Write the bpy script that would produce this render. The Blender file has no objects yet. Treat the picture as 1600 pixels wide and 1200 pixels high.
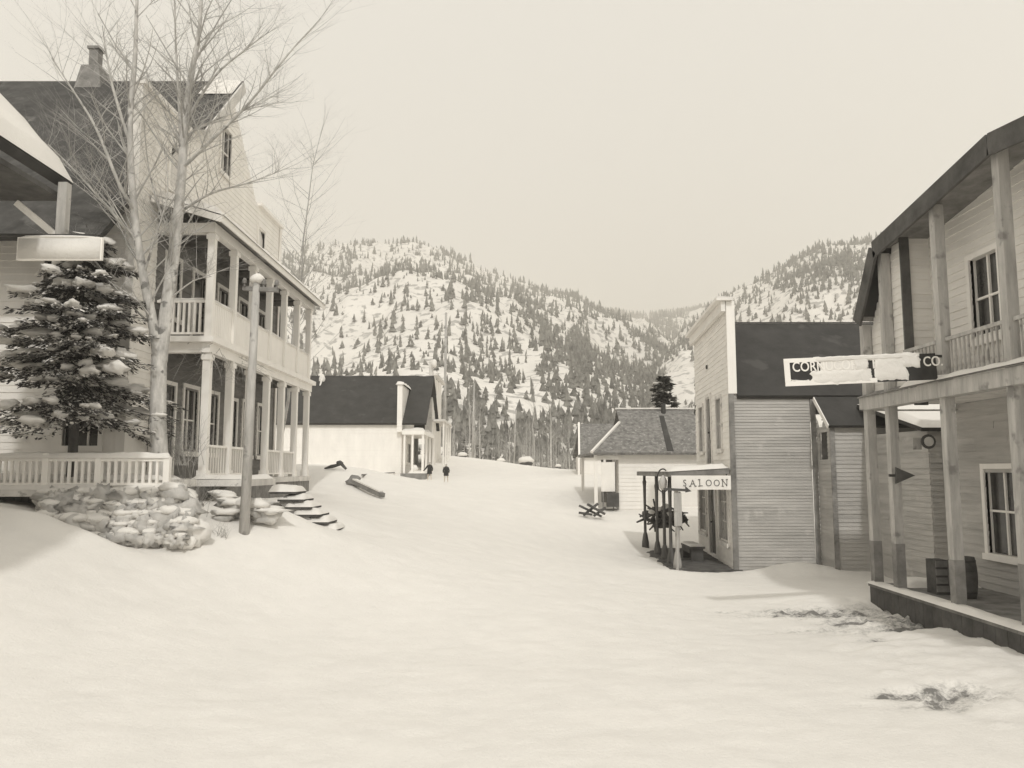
import bpy, math, random
import numpy as np
from mathutils import Vector, noise
random.seed(7); np.random.seed(7)
R = math.radians
# ------------------------------------------------------------------ scene, camera
sc = bpy.context.scene
COL = sc.collection
F_PX, PITCH, EYE = 1240.0, math.atan(135/1240.0), 2.8
CP, SP = math.cos(PITCH), math.sin(PITCH)
cam = bpy.data.cameras.new('camera'); co = bpy.data.objects.new('camera', cam); COL.objects.link(co)
co.location = (0, 0, EYE); co.rotation_euler = (math.pi/2+PITCH, 0, 0)
cam.sensor_width = 36; cam.lens = 36*F_PX/1600; cam.clip_end = 6000; cam.clip_start = .1
sc.camera = co
def ray(px, py):
    u = 600-py
    return Vector(((px-800), F_PX*CP-u*SP, F_PX*SP+u*CP))
def at(px, py, Y):
    d = ray(px, py); s = Y/d.y
    return Vector((d.x*s, Y, EYE+d.z*s))
def atX(px, py, X):
    d = ray(px, py); s = X/d.x
    return Vector((X, d.y*s, EYE+d.z*s))
def atZ(px, py, Z):
    d = ray(px, py); s = (Z-EYE)/d.z
    return Vector((d.x*s, d.y*s, Z))
# ------------------------------------------------------------------ materials
def mat(name, col, rough=.85, var=.25, scale=3.0, stretch=(1,1,1), bump=.0, bscale=None, spots=None, col2=None, spec=.3, detail=6, fine=0):
    m = bpy.data.materials.new(name); m.use_nodes = True
    nt = m.node_tree; N = nt.nodes; L = nt.links
    b = N['Principled BSDF']; b.inputs['Roughness'].default_value = rough
    b.inputs['Specular IOR Level'].default_value = spec
    tc = N.new('ShaderNodeTexCoord'); mp = N.new('ShaderNodeMapping'); mp.inputs['Scale'].default_value = stretch
    L.new(tc.outputs['Object'], mp.inputs['Vector'])
    nz = N.new('ShaderNodeTexNoise'); nz.inputs['Scale'].default_value = scale; nz.inputs['Detail'].default_value = detail
    nz.inputs['Roughness'].default_value = .65
    L.new(mp.outputs[0], nz.inputs['Vector'])
    r = N.new('ShaderNodeValToRGB')
    c = np.array(col)
    c2 = np.array(col2) if col2 else c*(1+var)
    r.color_ramp.elements[0].position = .32; r.color_ramp.elements[1].position = .68
    r.color_ramp.elements[0].color = (*np.clip(c*(1-var), 0, 1), 1); r.color_ramp.elements[1].color = (*np.clip(c2, 0, 1), 1)
    L.new(nz.outputs['Fac'], r.inputs['Fac'])
    out = r.outputs['Color']
    if spots:
        n2 = N.new('ShaderNodeTexNoise'); n2.inputs['Scale'].default_value = spots[0]; n2.inputs['Detail'].default_value = 3
        L.new(tc.outputs['Object'], n2.inputs['Vector'])
        r2 = N.new('ShaderNodeValToRGB'); r2.color_ramp.elements[0].position = spots[1]; r2.color_ramp.elements[1].position = spots[1]+.08
        L.new(n2.outputs['Fac'], r2.inputs['Fac'])
        mx = N.new('ShaderNodeMixRGB'); mx.inputs['Color2'].default_value = (*spots[2], 1)
        L.new(r2.outputs['Color'], mx.inputs['Fac']); L.new(out, mx.inputs['Color1']); out = mx.outputs['Color']
    L.new(out, b.inputs['Base Color'])
    if bump:
        nb = N.new('ShaderNodeTexNoise'); nb.inputs['Scale'].default_value = bscale or scale*4; nb.inputs['Detail'].default_value = 8
        nb.inputs['Roughness'].default_value = .7
        L.new(mp.outputs[0], nb.inputs['Vector'])
        bp = N.new('ShaderNodeBump'); bp.inputs['Strength'].default_value = bump; bp.inputs['Distance'].default_value = .03
        L.new(nb.outputs['Fac'], bp.inputs['Height']); L.new(bp.outputs[0], b.inputs['Normal'])
    return m
def sep(v): return (v, v*.968, v*.912)
M = {}
M['snow'] = mat('snow', sep(.755), .75, .03, 1.2, bump=.5, bscale=16, spec=.2)
M['white'] = mat('white_paint', sep(.85), .6, .05, 2.0, (1,1,.35), bump=.15, bscale=20)
M['offwhite'] = mat('weathered_white_paint', sep(.66), .7, .20, 2.2, (1,1,.3), bump=.2, bscale=22, spots=(5, .62, sep(.36)))
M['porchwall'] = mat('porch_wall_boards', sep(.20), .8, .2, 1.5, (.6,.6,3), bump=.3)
M['front'] = mat('painted_front_siding', sep(.76), .7, .08, 1.6, (.6,.6,3), bump=.2, bscale=18)
M['weather'] = mat('weathered_siding', sep(.44), .85, .20, .9, (.5,.5,5), bump=.35, bscale=14, spots=(1.6, .60, sep(.50)))
M['weather2'] = mat('old_grey_siding', sep(.45), .85, .18, .9, (.5,.5,5), bump=.35, bscale=14)
M['post'] = mat('weathered_post', sep(.42), .8, .25, 2.5, (3,3,.5), bump=.3, bscale=18, spots=(3, .60, sep(.24)))
M['darkpost'] = mat('dark_post_wood', sep(.11), .85, .3, 3, (3,3,.5), bump=.2)
M['tar'] = mat('tar_paper_roof', sep(.05), .9, .22, 1.3, (1,1,1), bump=.3, bscale=12, spots=(1.2, .63, sep(.075)))
M['shingle'] = mat('old_shingle_roof', sep(.19), .9, .45, 5, (1,1,1), bump=.6, bscale=10, spots=(7, .60, sep(.33)))
M['hotelroof'] = mat('hotel_roof_shingle', sep(.065), .9, .35, 2.2, (1,1,1), bump=.5, bscale=8, spots=(2.0, .60, sep(.11)))
M['darkwood'] = mat('dark_wood', sep(.09), .85, .35, 2.5, (1,1,1), bump=.4)
M['midwood'] = mat('mid_wood', sep(.22), .85, .35, 2.5, (1,1,1), bump=.4)
M['iron'] = mat('dark_iron', sep(.05), .6, .2, 5)
M['glass'] = mat('window_glass', sep(.045), .12, .5, 1.7, spec=.6)
M['curtain'] = mat('curtain_cloth', sep(.5), .9, .2, 5, (4,4,.4))
M['bark'] = mat('pale_bark', sep(.50), .85, .35, 3, (2,2,.7), bump=.5, bscale=14, spots=(4, .60, sep(.2)))
M['twig'] = mat('twig_bark', sep(.42), .9, .25, 3)
M['greybark'] = mat('grey_bark', sep(.42), .9, .3, 3)
M['needle'] = mat('spruce_needles', (.060,.058,.050), .8, .5, 4)
M['needlenear'] = mat('spruce_needles_near', sep(.085), .8, .5, 4)
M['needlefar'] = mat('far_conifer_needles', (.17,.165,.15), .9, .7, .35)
M['rock'] = mat('pale_boulder', sep(.50), .9, .30, 2.0, bump=.7, bscale=7, spots=(2.4, .55, sep(.66)))
M['brick'] = mat('chimney_brick', sep(.22), .9, .3, 5, bump=.5)
M['earth'] = mat('bare_earth', sep(.11), .95, .45, 3, bump=.8, bscale=8)
M['black'] = mat('black_paint', sep(.035), .6, .25, 4)
M['coat'] = mat('dark_coat', sep(.04), .9, .3, 6)
M['skin'] = mat('pale_skin', (.55,.48,.40), .7, .1, 6)
M['cloth'] = mat('pale_cloth', sep(.5), .9, .1, 6)
# ------------------------------------------------------------------ mesh builder
def tag(o, label=None, cat=None, group=None, kind=None):
    if label: o['label'] = label
    if cat: o['category'] = cat
    if group: o['group'] = group
    if kind: o['kind'] = kind
    return o
def thing(name, loc, label, cat, group=None):
    o = bpy.data.objects.new(name, None); o.empty_display_size = .2; COL.objects.link(o)
    o.location = loc; return tag(o, label, cat, group)
def base_of(o):
    v = Vector((0,0,0))
    while o is not None: v += o.location; o = o.parent
    return v
class MB:
    def __init__(s): s.v = []; s.f = []
    def hexa(s, p):      # p: 8 points, bottom 4 then top 4
        n = len(s.v); s.v += [tuple(q) for q in p]
        for a in ((0,3,2,1),(4,5,6,7),(0,1,5,4),(1,2,6,5),(2,3,7,6),(3,0,4,7)): s.f.append(tuple(n+i for i in a))
    def box(s, x0,x1,y0,y1,z0,z1):
        s.hexa([(x0,y0,z0),(x1,y0,z0),(x1,y1,z0),(x0,y1,z0),(x0,y0,z1),(x1,y0,z1),(x1,y1,z1),(x0,y1,z1)]); return s
    def slab(s, a,b,c,d,t):
        a,b,c,d = map(Vector,(a,b,c,d)); n = (b-a).cross(d-a).normalized()*t
        s.hexa([a-n,b-n,c-n,d-n,a,b,c,d]); return s
    def beam(s, a, b, w, h=None, up=(0,0,1)):
        a=Vector(a); b=Vector(b); h = h or w; d=(b-a).normalized(); u=Vector(up)
        if abs(d.dot(u))>.98: u=Vector((0,1,0))
        r=d.cross(u).normalized()*w/2; u=r.cross(d).normalized()*h/2
        s.hexa([a-r-u,a+r-u,b+r-u,b-r-u,a-r+u,a+r+u,b+r+u,b-r+u]); return s
    def tube(s, pts, rad, n=6, cap=True):
        pts=[Vector(p) for p in pts]; m=len(pts)
        if not hasattr(rad,'__len__'): rad=[rad]*m
        st=len(s.v); ref=None
        for i,p in enumerate(pts):
            d=(pts[min(i+1,m-1)]-pts[max(i-1,0)])
            if d.length<1e-6: d=Vector((0,0,1))
            d.normalize()
            if ref is None: ref = Vector((1,0,0)) if abs(d.x)<.8 else Vector((0,1,0))
            a=(ref-d*ref.dot(d)).normalized(); b=d.cross(a); ref=a
            for k in range(n):
                t=2*math.pi*k/n; s.v.append(tuple(p+(a*math.cos(t)+b*math.sin(t))*rad[i]))
        for i in range(m-1):
            for k in range(n):
                q=(k+1)%n; s.f.append((st+i*n+k,st+i*n+q,st+(i+1)*n+q,st+(i+1)*n+k))
        if cap:
            s.f.append(tuple(st+k for k in reversed(range(n)))); s.f.append(tuple(st+(m-1)*n+k for k in range(n)))
        return s
    def lathe(s, c, prof, n=12):
        c=Vector(c); st=len(s.v)
        for (r,z) in prof:
            for k in range(n):
                t=2*math.pi*k/n; s.v.append((c.x+r*math.cos(t),c.y+r*math.sin(t),c.z+z))
        for i in range(len(prof)-1):
            for k in range(n):
                q=(k+1)%n; s.f.append((st+i*n+k,st+i*n+q,st+(i+1)*n+q,st+(i+1)*n+k))
        s.f.append(tuple(st+k for k in reversed(range(n)))); s.f.append(tuple(st+(len(prof)-1)*n+k for k in range(n)))
        return s
    def blob(s, c, r, seed=0, nz=.25, nu=10, nv=6, fr=1.3, yaw=0):
        c=Vector(c); st=len(s.v); rng=Vector((seed*3.7,seed*1.3,seed*.7)); cy,sy=math.cos(yaw),math.sin(yaw)
        def pt(th,ph):
            d=Vector((math.sin(th)*math.cos(ph),math.sin(th)*math.sin(ph),math.cos(th)))
            k=1+nz*noise.fractal(d*fr+rng,1,2,3)
            x,y,z=d.x*r[0]*k,d.y*r[1]*k,d.z*r[2]*k
            return (c.x+x*cy-y*sy,c.y+x*sy+y*cy,c.z+z)
        s.v.append(pt(0,0))
        for i in range(1,nv):
            for k in range(nu): s.v.append(pt(math.pi*i/nv,2*math.pi*k/nu))
        s.v.append(pt(math.pi,0)); e=len(s.v)-1
        for k in range(nu):
            q=(k+1)%nu; s.f.append((st,st+1+k,st+1+q)); s.f.append((e,e-nu+q,e-nu+k))
            for i in range(nv-2):
                a=st+1+i*nu; s.f.append((a+k,a+nu+k,a+nu+q,a+q))
        return s
    def prism(s, poly, d):     # poly: 3-D points of one face, d extrusion vector
        n=len(poly); st=len(s.v); d=Vector(d)
        s.v += [tuple(p) for p in poly]+[tuple(Vector(p)+d) for p in poly]
        s.f.append(tuple(st+i for i in range(n))); s.f.append(tuple(st+n+i for i in reversed(range(n))))
        for i in range(n):
            j=(i+1)%n; s.f.append((st+i,st+n+i,st+n+j,st+j))
        return s
    def snow(s, a,b,c,d, th=.14, nu=24, nv=8, seed=0, nz=.5, round_=.12):
        """blanket of snow on the quad a-b-c-d (a-b one long edge), rounded at the rim"""
        a,b,c,d=map(Vector,(a,b,c,d)); st=len(s.v); W=(b-a).length; H=(d-a).length
        for j in range(nv+1):
            for i in range(nu+1):
                u=i/nu; v=j/nv; p=(a*(1-u)+b*u)*(1-v)+(d*(1-u)+c*u)*v
                e=min(u*W,(1-u)*W,v*H,(1-v)*H); k=math.sqrt(max(0,1-(1-min(1,e/round_))**2))
                q=noise.fractal(p*1.1+Vector((seed,0,0)),1,2,3)*nz+noise.noise(p*5)*.15
                s.v.append((p.x,p.y,p.z+th*k*(1+q)+.004))
        for j in range(nv):
            for i in range(nu):
                k=st+j*(nu+1)+i; s.f.append((k,k+1,k+nu+2,k+nu+1))
        return s
    def build(s, name, m, parent=None, smooth=False):
        me=bpy.data.meshes.new(name); off=base_of(parent) if parent is not None else Vector((0,0,0))
        me.from_pydata([(x-off.x,y-off.y,z-off.z) for x,y,z in s.v],[],s.f)
        me.materials.append(M[m] if isinstance(m,str) else m)
        import bmesh
        if not smooth and len(s.v)<60000:
            b=bmesh.new(); b.from_mesh(me); bmesh.ops.recalc_face_normals(b,faces=b.faces); b.to_mesh(me); b.free()
        if smooth: me.shade_smooth()
        o=bpy.data.objects.new(name,me); COL.objects.link(o)
        if parent is not None: o.parent=parent
        return o
class Fr:      # a wall frame: origin O (z=0), u along the wall, n outward
    def __init__(s,O,u,n): s.O=Vector(O); s.u=Vector(u).normalized(); s.n=Vector(n).normalized()
    def p(s,u,n,z): q=s.O+s.u*u+s.n*n; return (q.x,q.y,z)
    def box(s,mb,u0,u1,n0,n1,z0,z1):
        mb.hexa([s.p(u0,n0,z0),s.p(u1,n0,z0),s.p(u1,n1,z0),s.p(u0,n1,z0),s.p(u0,n0,z1),s.p(u1,n0,z1),s.p(u1,n1,z1),s.p(u0,n1,z1)]); return mb
def siding(F, mb, span, z0, z1, h=.14, ops=(), seed=0):
    rg=random.Random(seed); z=z0; 
    if not callable(span): w=span; span=lambda z:w
    while z<z1-.01:
        t=min(z+h,z1); zc=(z+t)/2; iv=[span(zc)]
        for (a,b,c,d) in ops:
            if c<zc<d:
                nw=[]
                for (p,q) in iv:
                    if b<=p or a>=q: nw.append((p,q)); continue
                    if a>p: nw.append((p,a))
                    if b<q: nw.append((b,q))
                iv=nw
        for (p,q) in iv:
            while q-p>.02:
                l=rg.uniform(2.2,4.5); e=min(q,p+l)
                if q-e<.3: e=q
                j=rg.uniform(-.003,.004); dz=rg.uniform(-.004,.004)
                A=.027+j; B=.010+j
                P=[F.p(p,-.03,z-.012+dz),F.p(e-.005,-.03,z-.012+dz),F.p(e-.005,A,z-.012+dz),F.p(p,A,z-.012+dz),
                   F.p(p,-.03,t),F.p(e-.005,-.03,t),F.p(e-.005,B,t),F.p(p,B,t)]
                mb.hexa(P); p=e
        z=t
    return mb
def window(F,parent,u0,u1,z0,z1,nu=2,nz=2,frame='white',name='window',curtain=False,deep=.10,tw=.10):
    mb=MB()
    F.box(mb,u0-tw,u0,-deep,.06,z0-tw,z1+tw); F.box(mb,u1,u1+tw,-deep,.06,z0-tw,z1+tw)
    F.box(mb,u0,u1,-deep,.06,z1,z1+tw); F.box(mb,u0-tw-.03,u1+tw+.03,.061,.10,z0-tw-.03,z0-.01); F.box(mb,u0,u1,-deep,.06,z0-tw,z0)
    for i in range(1,nu): x=u0+(u1-u0)*i/nu; F.box(mb,x-.02,x+.02,-.075,-.035,z0,z1)
    for i in range(1,nz):
        x=z0+(z1-z0)*i/nz; e=u0
        for k in range(nu):
            a=u0+(u1-u0)*k/nu+(.02 if k else 0); b=u0+(u1-u0)*(k+1)/nu-(.02 if k<nu-1 else 0)
            F.box(mb,a,b,-.073,-.037,x-.02,x+.02)
    w=mb.build(name,frame,parent)
    F.box(MB(),u0,u1,-.092,-.08,z0,z1).build('pane','glass',w)
    if curtain:
        c=MB(); F.box(c,u0+.02,u0+(u1-u0)*.3,-.13,-.12,z0,z1); F.box(c,u1-(u1-u0)*.3,u1-.02,-.13,-.12,z0,z1); 
    return w
def door(F,parent,u0,u1,z0,z1,m='darkwood',frame='white',glazed=True):
    mb=MB(); F.box(mb,u0-.1,u0,-.1,.06,z0,z1+.1); F.box(mb,u1,u1+.1,-.1,.06,z0,z1+.1); F.box(mb,u0,u1,-.1,.06,z1,z1+.1)
    fr=mb.build('door_frame',frame,parent)
    d=MB(); F.box(d,u0+.01,u1-.01,-.08,-.04,z0+.02,z1-.01)
    w=u1-u0
    for (a,b) in ((.12,.45),(.55,.88)):
        F.box(d,u0+w*a,u0+w*b,-.039,-.03,z0+.2,z0+.85)
    dd=d.build('door',m,parent)
    if glazed:
        F.box(MB(),u0+w*.14,u1-w*.14,-.039,-.03,z0+1.05,z1-.2).build('pane','glass',dd)
    MB().blob(F.p(u1-w*.12,.0,z0+1.0),(.03,.03,.03),nz=0,nu=8,nv=5).build('handle','iron',dd)
    return dd
def rail(mb,F,u0,u1,n,z0,z1,step=.13,r=.02,w=.07):
    F.box(mb,u0,u1,n-w/2,n+w/2,z1-.06,z1); F.box(mb,u0,u1,n-w/2+.01,n+w/2-.01,z0+.08,z0+.13)
    k=max(1,int((u1-u0)/step))
    for i in range(1,k):
        x=u0+(u1-u0)*i/k; F.box(mb,x-r,x+r,n-r,n+r,z0+.13,z1-.06)
def textmesh(s, size, thick, F, u, n, z, m, parent, name='lettering', sx=1.0, bold=.0):
    cu=bpy.data.curves.new('t','FONT'); cu.body=s; cu.size=size; cu.extrude=thick/2; cu.offset=bold; cu.resolution_u=4; cu.align_x='CENTER' if len(s)==1 else 'LEFT'
    o=bpy.data.objects.new('t',cu); COL.objects.link(o); dg=bpy.context.evaluated_depsgraph_get()
    me=bpy.data.meshes.new_from_object(o.evaluated_get(dg)); bpy.data.objects.remove(o)
    mb=MB(); mb.v=[F.p(u+v.co.x*sx,n+v.co.z,z+v.co.y) for v in me.vertices]; mb.f=[tuple(p.vertices) for p in me.polygons]
    return mb.build(name,m,parent)
# ------------------------------------------------------------------ ground
ctrl=[]
def G(px,py,Y): p=at(px,py,Y); ctrl.append((p.x,p.y,p.z))
for p in [(0,0,0),(-12,0,.6),(12,0,0),(0,-15,0),(-20,-20,.8),(20,-20,0),(0,8.8,0),(-5,8.8,.05),(4.5,9,0),(9,9,.1),(-10,9,.8),
          (7.2,12.5,.22),(4.5,14,0),(10,14,.1),(0,14,.12),(-4,14,.35),(0,20,.6),(-3,19,1.2),(3,18,.12),(-9,20,2.1),(-14,20,2.3),
          (-14,30,2.5),(-20,12,1.6),(-30,25,3),(12,22,0),(25,20,0),(14,30,.2),(0,30,1.3),(5,30,.35),(-6,30,2.05),(-3,38,2.1),(3,38,1.6),(1.5,50,2.4),
          (14,40,1.5),(25,45,2),(-25,60,4),(20,70,2.5),(-14,48,2.7),(-60,0,4),(60,0,1),(-60,60,6),(60,60,4),(0,-60,0)]: ctrl.append(p)
G(1140,892,22.4);G(1090,858,28.5);G(1290,893,22.4);G(1355,945,16.5);G(1060,892,22.4)
G(150,852,15.3);G(280,855,15.5);G(60,800,14.5);G(380,832,17);G(515,820,19.5);G(440,850,16.5)
G(600,772,30);G(545,740,33);G(640,748,50);G(690,716,62);G(930,797,34);G(1080,800,33);G(908,742,50);G(530,728,36)
for q_ in ((345,806,17.0),(385,808,17.0),(425,812,17.2),(450,790,19.5),(480,808,19.3),(505,822,19.2),(300,852,15.5),(220,856,15.2),(320,815,16.3)): G(*q_); G(*q_)
for px,py in ((500,712),(600,712),(700,712),(800,725),(900,741),(1000,745)):
    G(px,py,68); p=at(px,py,68); ctrl.append((p.x*1.35,92,p.z-3.0)); ctrl.append((p.x*1.8,125,p.z-4))
C_=np.array(ctrl)
def _U(r2): return np.where(r2>1e-9, .5*r2*np.log(np.maximum(r2,1e-9)), 0)
def _solve():
    n=len(C_); P=np.c_[np.ones(n),C_[:,:2]]; d2=((C_[:,None,:2]-C_[None,:,:2])**2).sum(-1)
    K=_U(d2)+np.eye(n)*.6; A=np.zeros((n+3,n+3)); A[:n,:n]=K; A[:n,n:]=P; A[n:,:n]=P.T
    return np.linalg.solve(A,np.r_[C_[:,2],0,0,0])
W_=_solve()
MOUND=[(7.6,21.6,.32,1.1,.55),(9.8,21.9,.25,1.0,.5),(6.6,17.6,.10,1.2,1.2),(4.3,21.2,.12,1.2,.8),(-5.2,17.6,.18,.9,.6),(-4.6,20.5,.15,1,.8),(-7.6,14.5,.2,1.0,.5)]
def ground(x,y):
    x=np.atleast_1d(np.asarray(x,float)); y=np.atleast_1d(np.asarray(y,float))
    d2=(x[:,None]-C_[None,:,0])**2+(y[:,None]-C_[None,:,1])**2
    z=_U(d2)@W_[:len(C_)]+W_[-3]+W_[-2]*x+W_[-1]*y
    for (a,b,h,sx,sy) in MOUND: z+=h*np.exp(-((x-a)/sx)**2-((y-b)/sy)**2)
    return z
def gz(x,y): return float(ground(x,y)[0])
def hit(px,py,lift=.0):
    lo=6.0
    for k in range(400):
        Yd=6+k*.2; p=at(px,py,Yd)
        if p.z<=gz(p.x,p.y)+lift+.03: return p
    return at(px,py,45)
RUTS=[]   # (x,y,length,width,angle,depth,dirt)
def rut(px,py,L_,w,ang,dep,dirt):
    p=atZ(px,py,.1); RUTS.append((p.x,p.y,L_,w,R(ang),dep,dirt))
rut(1300,955,1.9,.30,0,.05,.75); rut(1400,968,1.2,.3,6,.04,.6); rut(1270,950,.9,.2,3,.04,.4); rut(1330,970,.45,.10,8,.06,1.0); rut(1260,978,1.2,.15,5,.03,.35)
rut(1410,982,1.3,.20,10,.06,.6); rut(1470,972,.9,.22,18,.06,.7); rut(1370,1000,.35,.1,0,.03,.6)
rut(1455,1072,.55,.16,4,.05,.8); rut(1500,1078,.7,.18,-6,.05,.5); rut(1370,1075,.12,.06,0,.03,.9); rut(1392,1072,.12,.07,0,.02,.7); rut(1338,1087,.12,.05,0,.02,.5)
rut(1465,1090,.6,.14,3,.04,.6); rut(1130,950,.3,.06,0,.02,.4)
def grid_axis(segs):
    out=[]
    for a,b,n in segs: out+=list(np.linspace(a,b,n,endpoint=False))
    return np.array(out+[segs[-1][1]])
xs=grid_axis([(-160,-30,14),(-30,-12,36),(-12,13,230),(13,30,34),(30,160,14)])
ys=grid_axis([(-150,-10,12),(-10,5,30),(5,24,240),(24,45,130),(45,80,80),(80,130,16)])
X,Y=np.meshgrid(xs,ys); xf=X.ravel(); yf=Y.ravel()
zf=np.concatenate([ground(xf[i:i+20000],yf[i:i+20000]) for i in range(0,len(xf),20000)])
dirt=np.zeros_like(zf)
for i in range(len(zf)):
    p=Vector((xf[i],yf[i],0))
    if abs(p.x)<40 and -10<p.y<85:
        zf[i]+=.035*noise.fractal(p*.35,1,2,4)+.014*noise.fractal(p*1.9+Vector((5,0,0)),1,2,4)+.013*noise.fractal(p*5,1,2,4)
        # trampled street, gentle
        w=math.exp(-((p.x-1)/4)**2)
        zf[i]+=.018*w*noise.fractal(Vector((p.x*3.2,p.y*1.4,3)),1,2,3)
        if 0<p.x<12 and 6<p.y<22:
            for (a,b,L_,wd,an,dep,dr) in RUTS:
                dx=p.x-a; dy=p.y-b; u=dx*math.cos(an)+dy*math.sin(an); v=-dx*math.sin(an)+dy*math.cos(an)
                if abs(u)<L_*2.2 and abs(v)<wd*7:
                    n1=noise.fractal(p*2.6+Vector((0,0,b)),1,2,4); v2=v+.25*wd*3*n1
                    g_=math.exp(-(u/L_)**2-(v2/(wd*1.6))**2); zf[i]-=dep*g_*(1.1+1.2*noise.fractal(p*7,1,2,3)); dirt[i]+=dr*g_*(.55+.9*max(0,noise.fractal(p*5,1,2,4)+.4))
        if 5<p.x<9.5 and 9<p.y<17: zf[i]+=.05*noise.fractal(p*2.4,1,2,4)+.03*abs(noise.fractal(p*7,1,2,3))
me=bpy.data.meshes.new('snow_ground'); nx,ny=len(xs),len(ys)
idx=np.arange(nx*ny).reshape(ny,nx)
fc=np.stack([idx[:-1,:-1],idx[:-1,1:],idx[1:,1:],idx[1:,:-1]],-1).reshape(-1,4)
me.from_pydata(np.c_[xf,yf,zf].tolist(),[],fc.tolist()); me.shade_smooth()
at_=me.attributes.new('dirt','FLOAT','POINT'); at_.data.foreach_set('value',np.clip(dirt,0,1).astype('f'))
ms=M['snow'].copy(); ms.name='street_snow'; nt=ms.node_tree; b=nt.nodes['Principled BSDF']
a_=nt.nodes.new('ShaderNodeAttribute'); a_.attribute_name='dirt'; mx=nt.nodes.new('ShaderNodeMixRGB'); mx.inputs['Color2'].default_value=(*sep(.20),1)
src=b.inputs['Base Color'].links[0].from_socket; nt.links.new(src,mx.inputs['Color1']); tc_=nt.nodes.new('ShaderNodeTexCoord'); nn=nt.nodes.new('ShaderNodeTexNoise'); nn.inputs['Scale'].default_value=14; nn.inputs['Detail'].default_value=9; nn.inputs['Roughness'].default_value=.75; nt.links.new(tc_.outputs['Object'],nn.inputs['Vector'])
ml=nt.nodes.new('ShaderNodeMath'); ml.operation='MULTIPLY_ADD'; ml.inputs[1].default_value=4.5; ml.inputs[2].default_value=-2.35; nt.links.new(nn.outputs['Fac'],ml.inputs[0])
ad=nt.nodes.new('ShaderNodeMath'); ad.operation='ADD'; nt.links.new(ml.outputs[0],ad.inputs[0]); m3=nt.nodes.new('ShaderNodeMath'); m3.operation='MULTIPLY'; m3.inputs[1].default_value=1.15; nt.links.new(a_.outputs['Fac'],m3.inputs[0]); nt.links.new(m3.outputs[0],ad.inputs[1])
m4=nt.nodes.new('ShaderNodeMath'); m4.operation='MULTIPLY'; m4.use_clamp=True; nt.links.new(ad.outputs[0],m4.inputs[0]); nt.links.new(m3.outputs[0],m4.inputs[1]); nt.links.new(m4.outputs[0],mx.inputs['Fac']); nt.links.new(mx.outputs[0],b.inputs['Base Color'])
me.materials.append(ms)
go=bpy.data.objects.new('snow_ground',me); COL.objects.link(go); tag(go,kind='structure')
# ------------------------------------------------------------------ mountains
FOREST={}
def mountain(name, ridge, Yb, Yr, zb, seed, treefn, ntree, hrange, px0, px1, rough, nc=320, nr=110):
    rp=np.array(ridge,float); cols=np.linspace(px0,px1,nc); rows=np.linspace(0,1,nr)
    V=np.zeros((nr+12,nc,3)); ry=np.interp(cols,rp[:,0],rp[:,1])
    for j in range(nr+12):
        for i,cx in enumerate(cols):
            t=j/(nr-1) if j<nr else 1.0; Yd=Yb+(Yr-Yb)*t
            if j>=nr: Yd=Yr+(j-nr+1)*Yr*.03
            x=(cx-800)/F_PX*(Yd*CP+ (Yd*.2)*SP)
            zr=at(cx,ry[i],Yr).z
            if j<nr:
                s=t**1.08; z=zb+(zr-zb)*s
                w=min(1,t*3)*min(1,(1-t)*5+.10)
                rid=1-abs(noise.noise(Vector((x*.006+seed,Yd*.0022,0))))*2
                z+=w*rough*(.55*(rid-.5)+.6*noise.fractal(Vector((x*.011,Yd*.008,seed)),1,2,5))*Yr*.04
            else: z=zr-(j-nr+1)*Yr*.012
            V[j,i]=(x,Yd,z)
    me=bpy.data.meshes.new(name); n=nr+12; idx=np.arange(n*nc).reshape(n,nc)
    fc=np.stack([idx[:-1,:-1],idx[:-1,1:],idx[1:,1:],idx[1:,:-1]],-1).reshape(-1,4)
    me.from_pydata(V.reshape(-1,3).tolist(),[],fc.tolist()); me.shade_smooth(); me.materials.append(M['mount'])
    o=bpy.data.objects.new(name,me); COL.objects.link(o); tag(o,kind='structure')
    # trees
    pts=[]; rg=random.Random(seed+1); tries=0
    while len(pts)<ntree and tries<ntree*60:
        tries+=1; t=rg.random()**.75*(1.0); ci=rg.uniform(0,nc-1.01); j=t*(nr-1.01)
        i0=int(ci); j0=int(j); a=ci-i0; b_=j-j0
        p=(V[j0,i0]*(1-a)+V[j0,i0+1]*a)*(1-b_)+(V[j0+1,i0]*(1-a)+V[j0+1,i0+1]*a)*b_
        d=Vector((p[0],p[1]*CP+(p[2]-EYE)*SP,0)); sx=800+F_PX*p[0]/d.y; sy=600-F_PX*(-(p[1])*SP+(p[2]-EYE)*CP)/d.y
        if rg.random()<treefn(sx,sy,p): pts.append((*p, hrange[0]+(hrange[1]-hrange[0])*rg.random()**1.3*(1 if rg.random()<.85 else 1.45)*(.55+.45*min(1,t*1.6))))
    return pts
def ellip(sx,sy,cx,cy,rx,ry): 
    q=((sx-cx)/rx)**2+((sy-cy)/ry)**2
    return max(0,1-q)
def cl(p,f,s): return noise.fractal(Vector((p[0]*f,p[1]*f*.35,s)),1,2,4)
M['mount']=mat('mountain_snow',sep(.78),.9,.06,.03,(1,1,1),bump=.0,spots=(.22,.545,sep(.40)))
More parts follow.
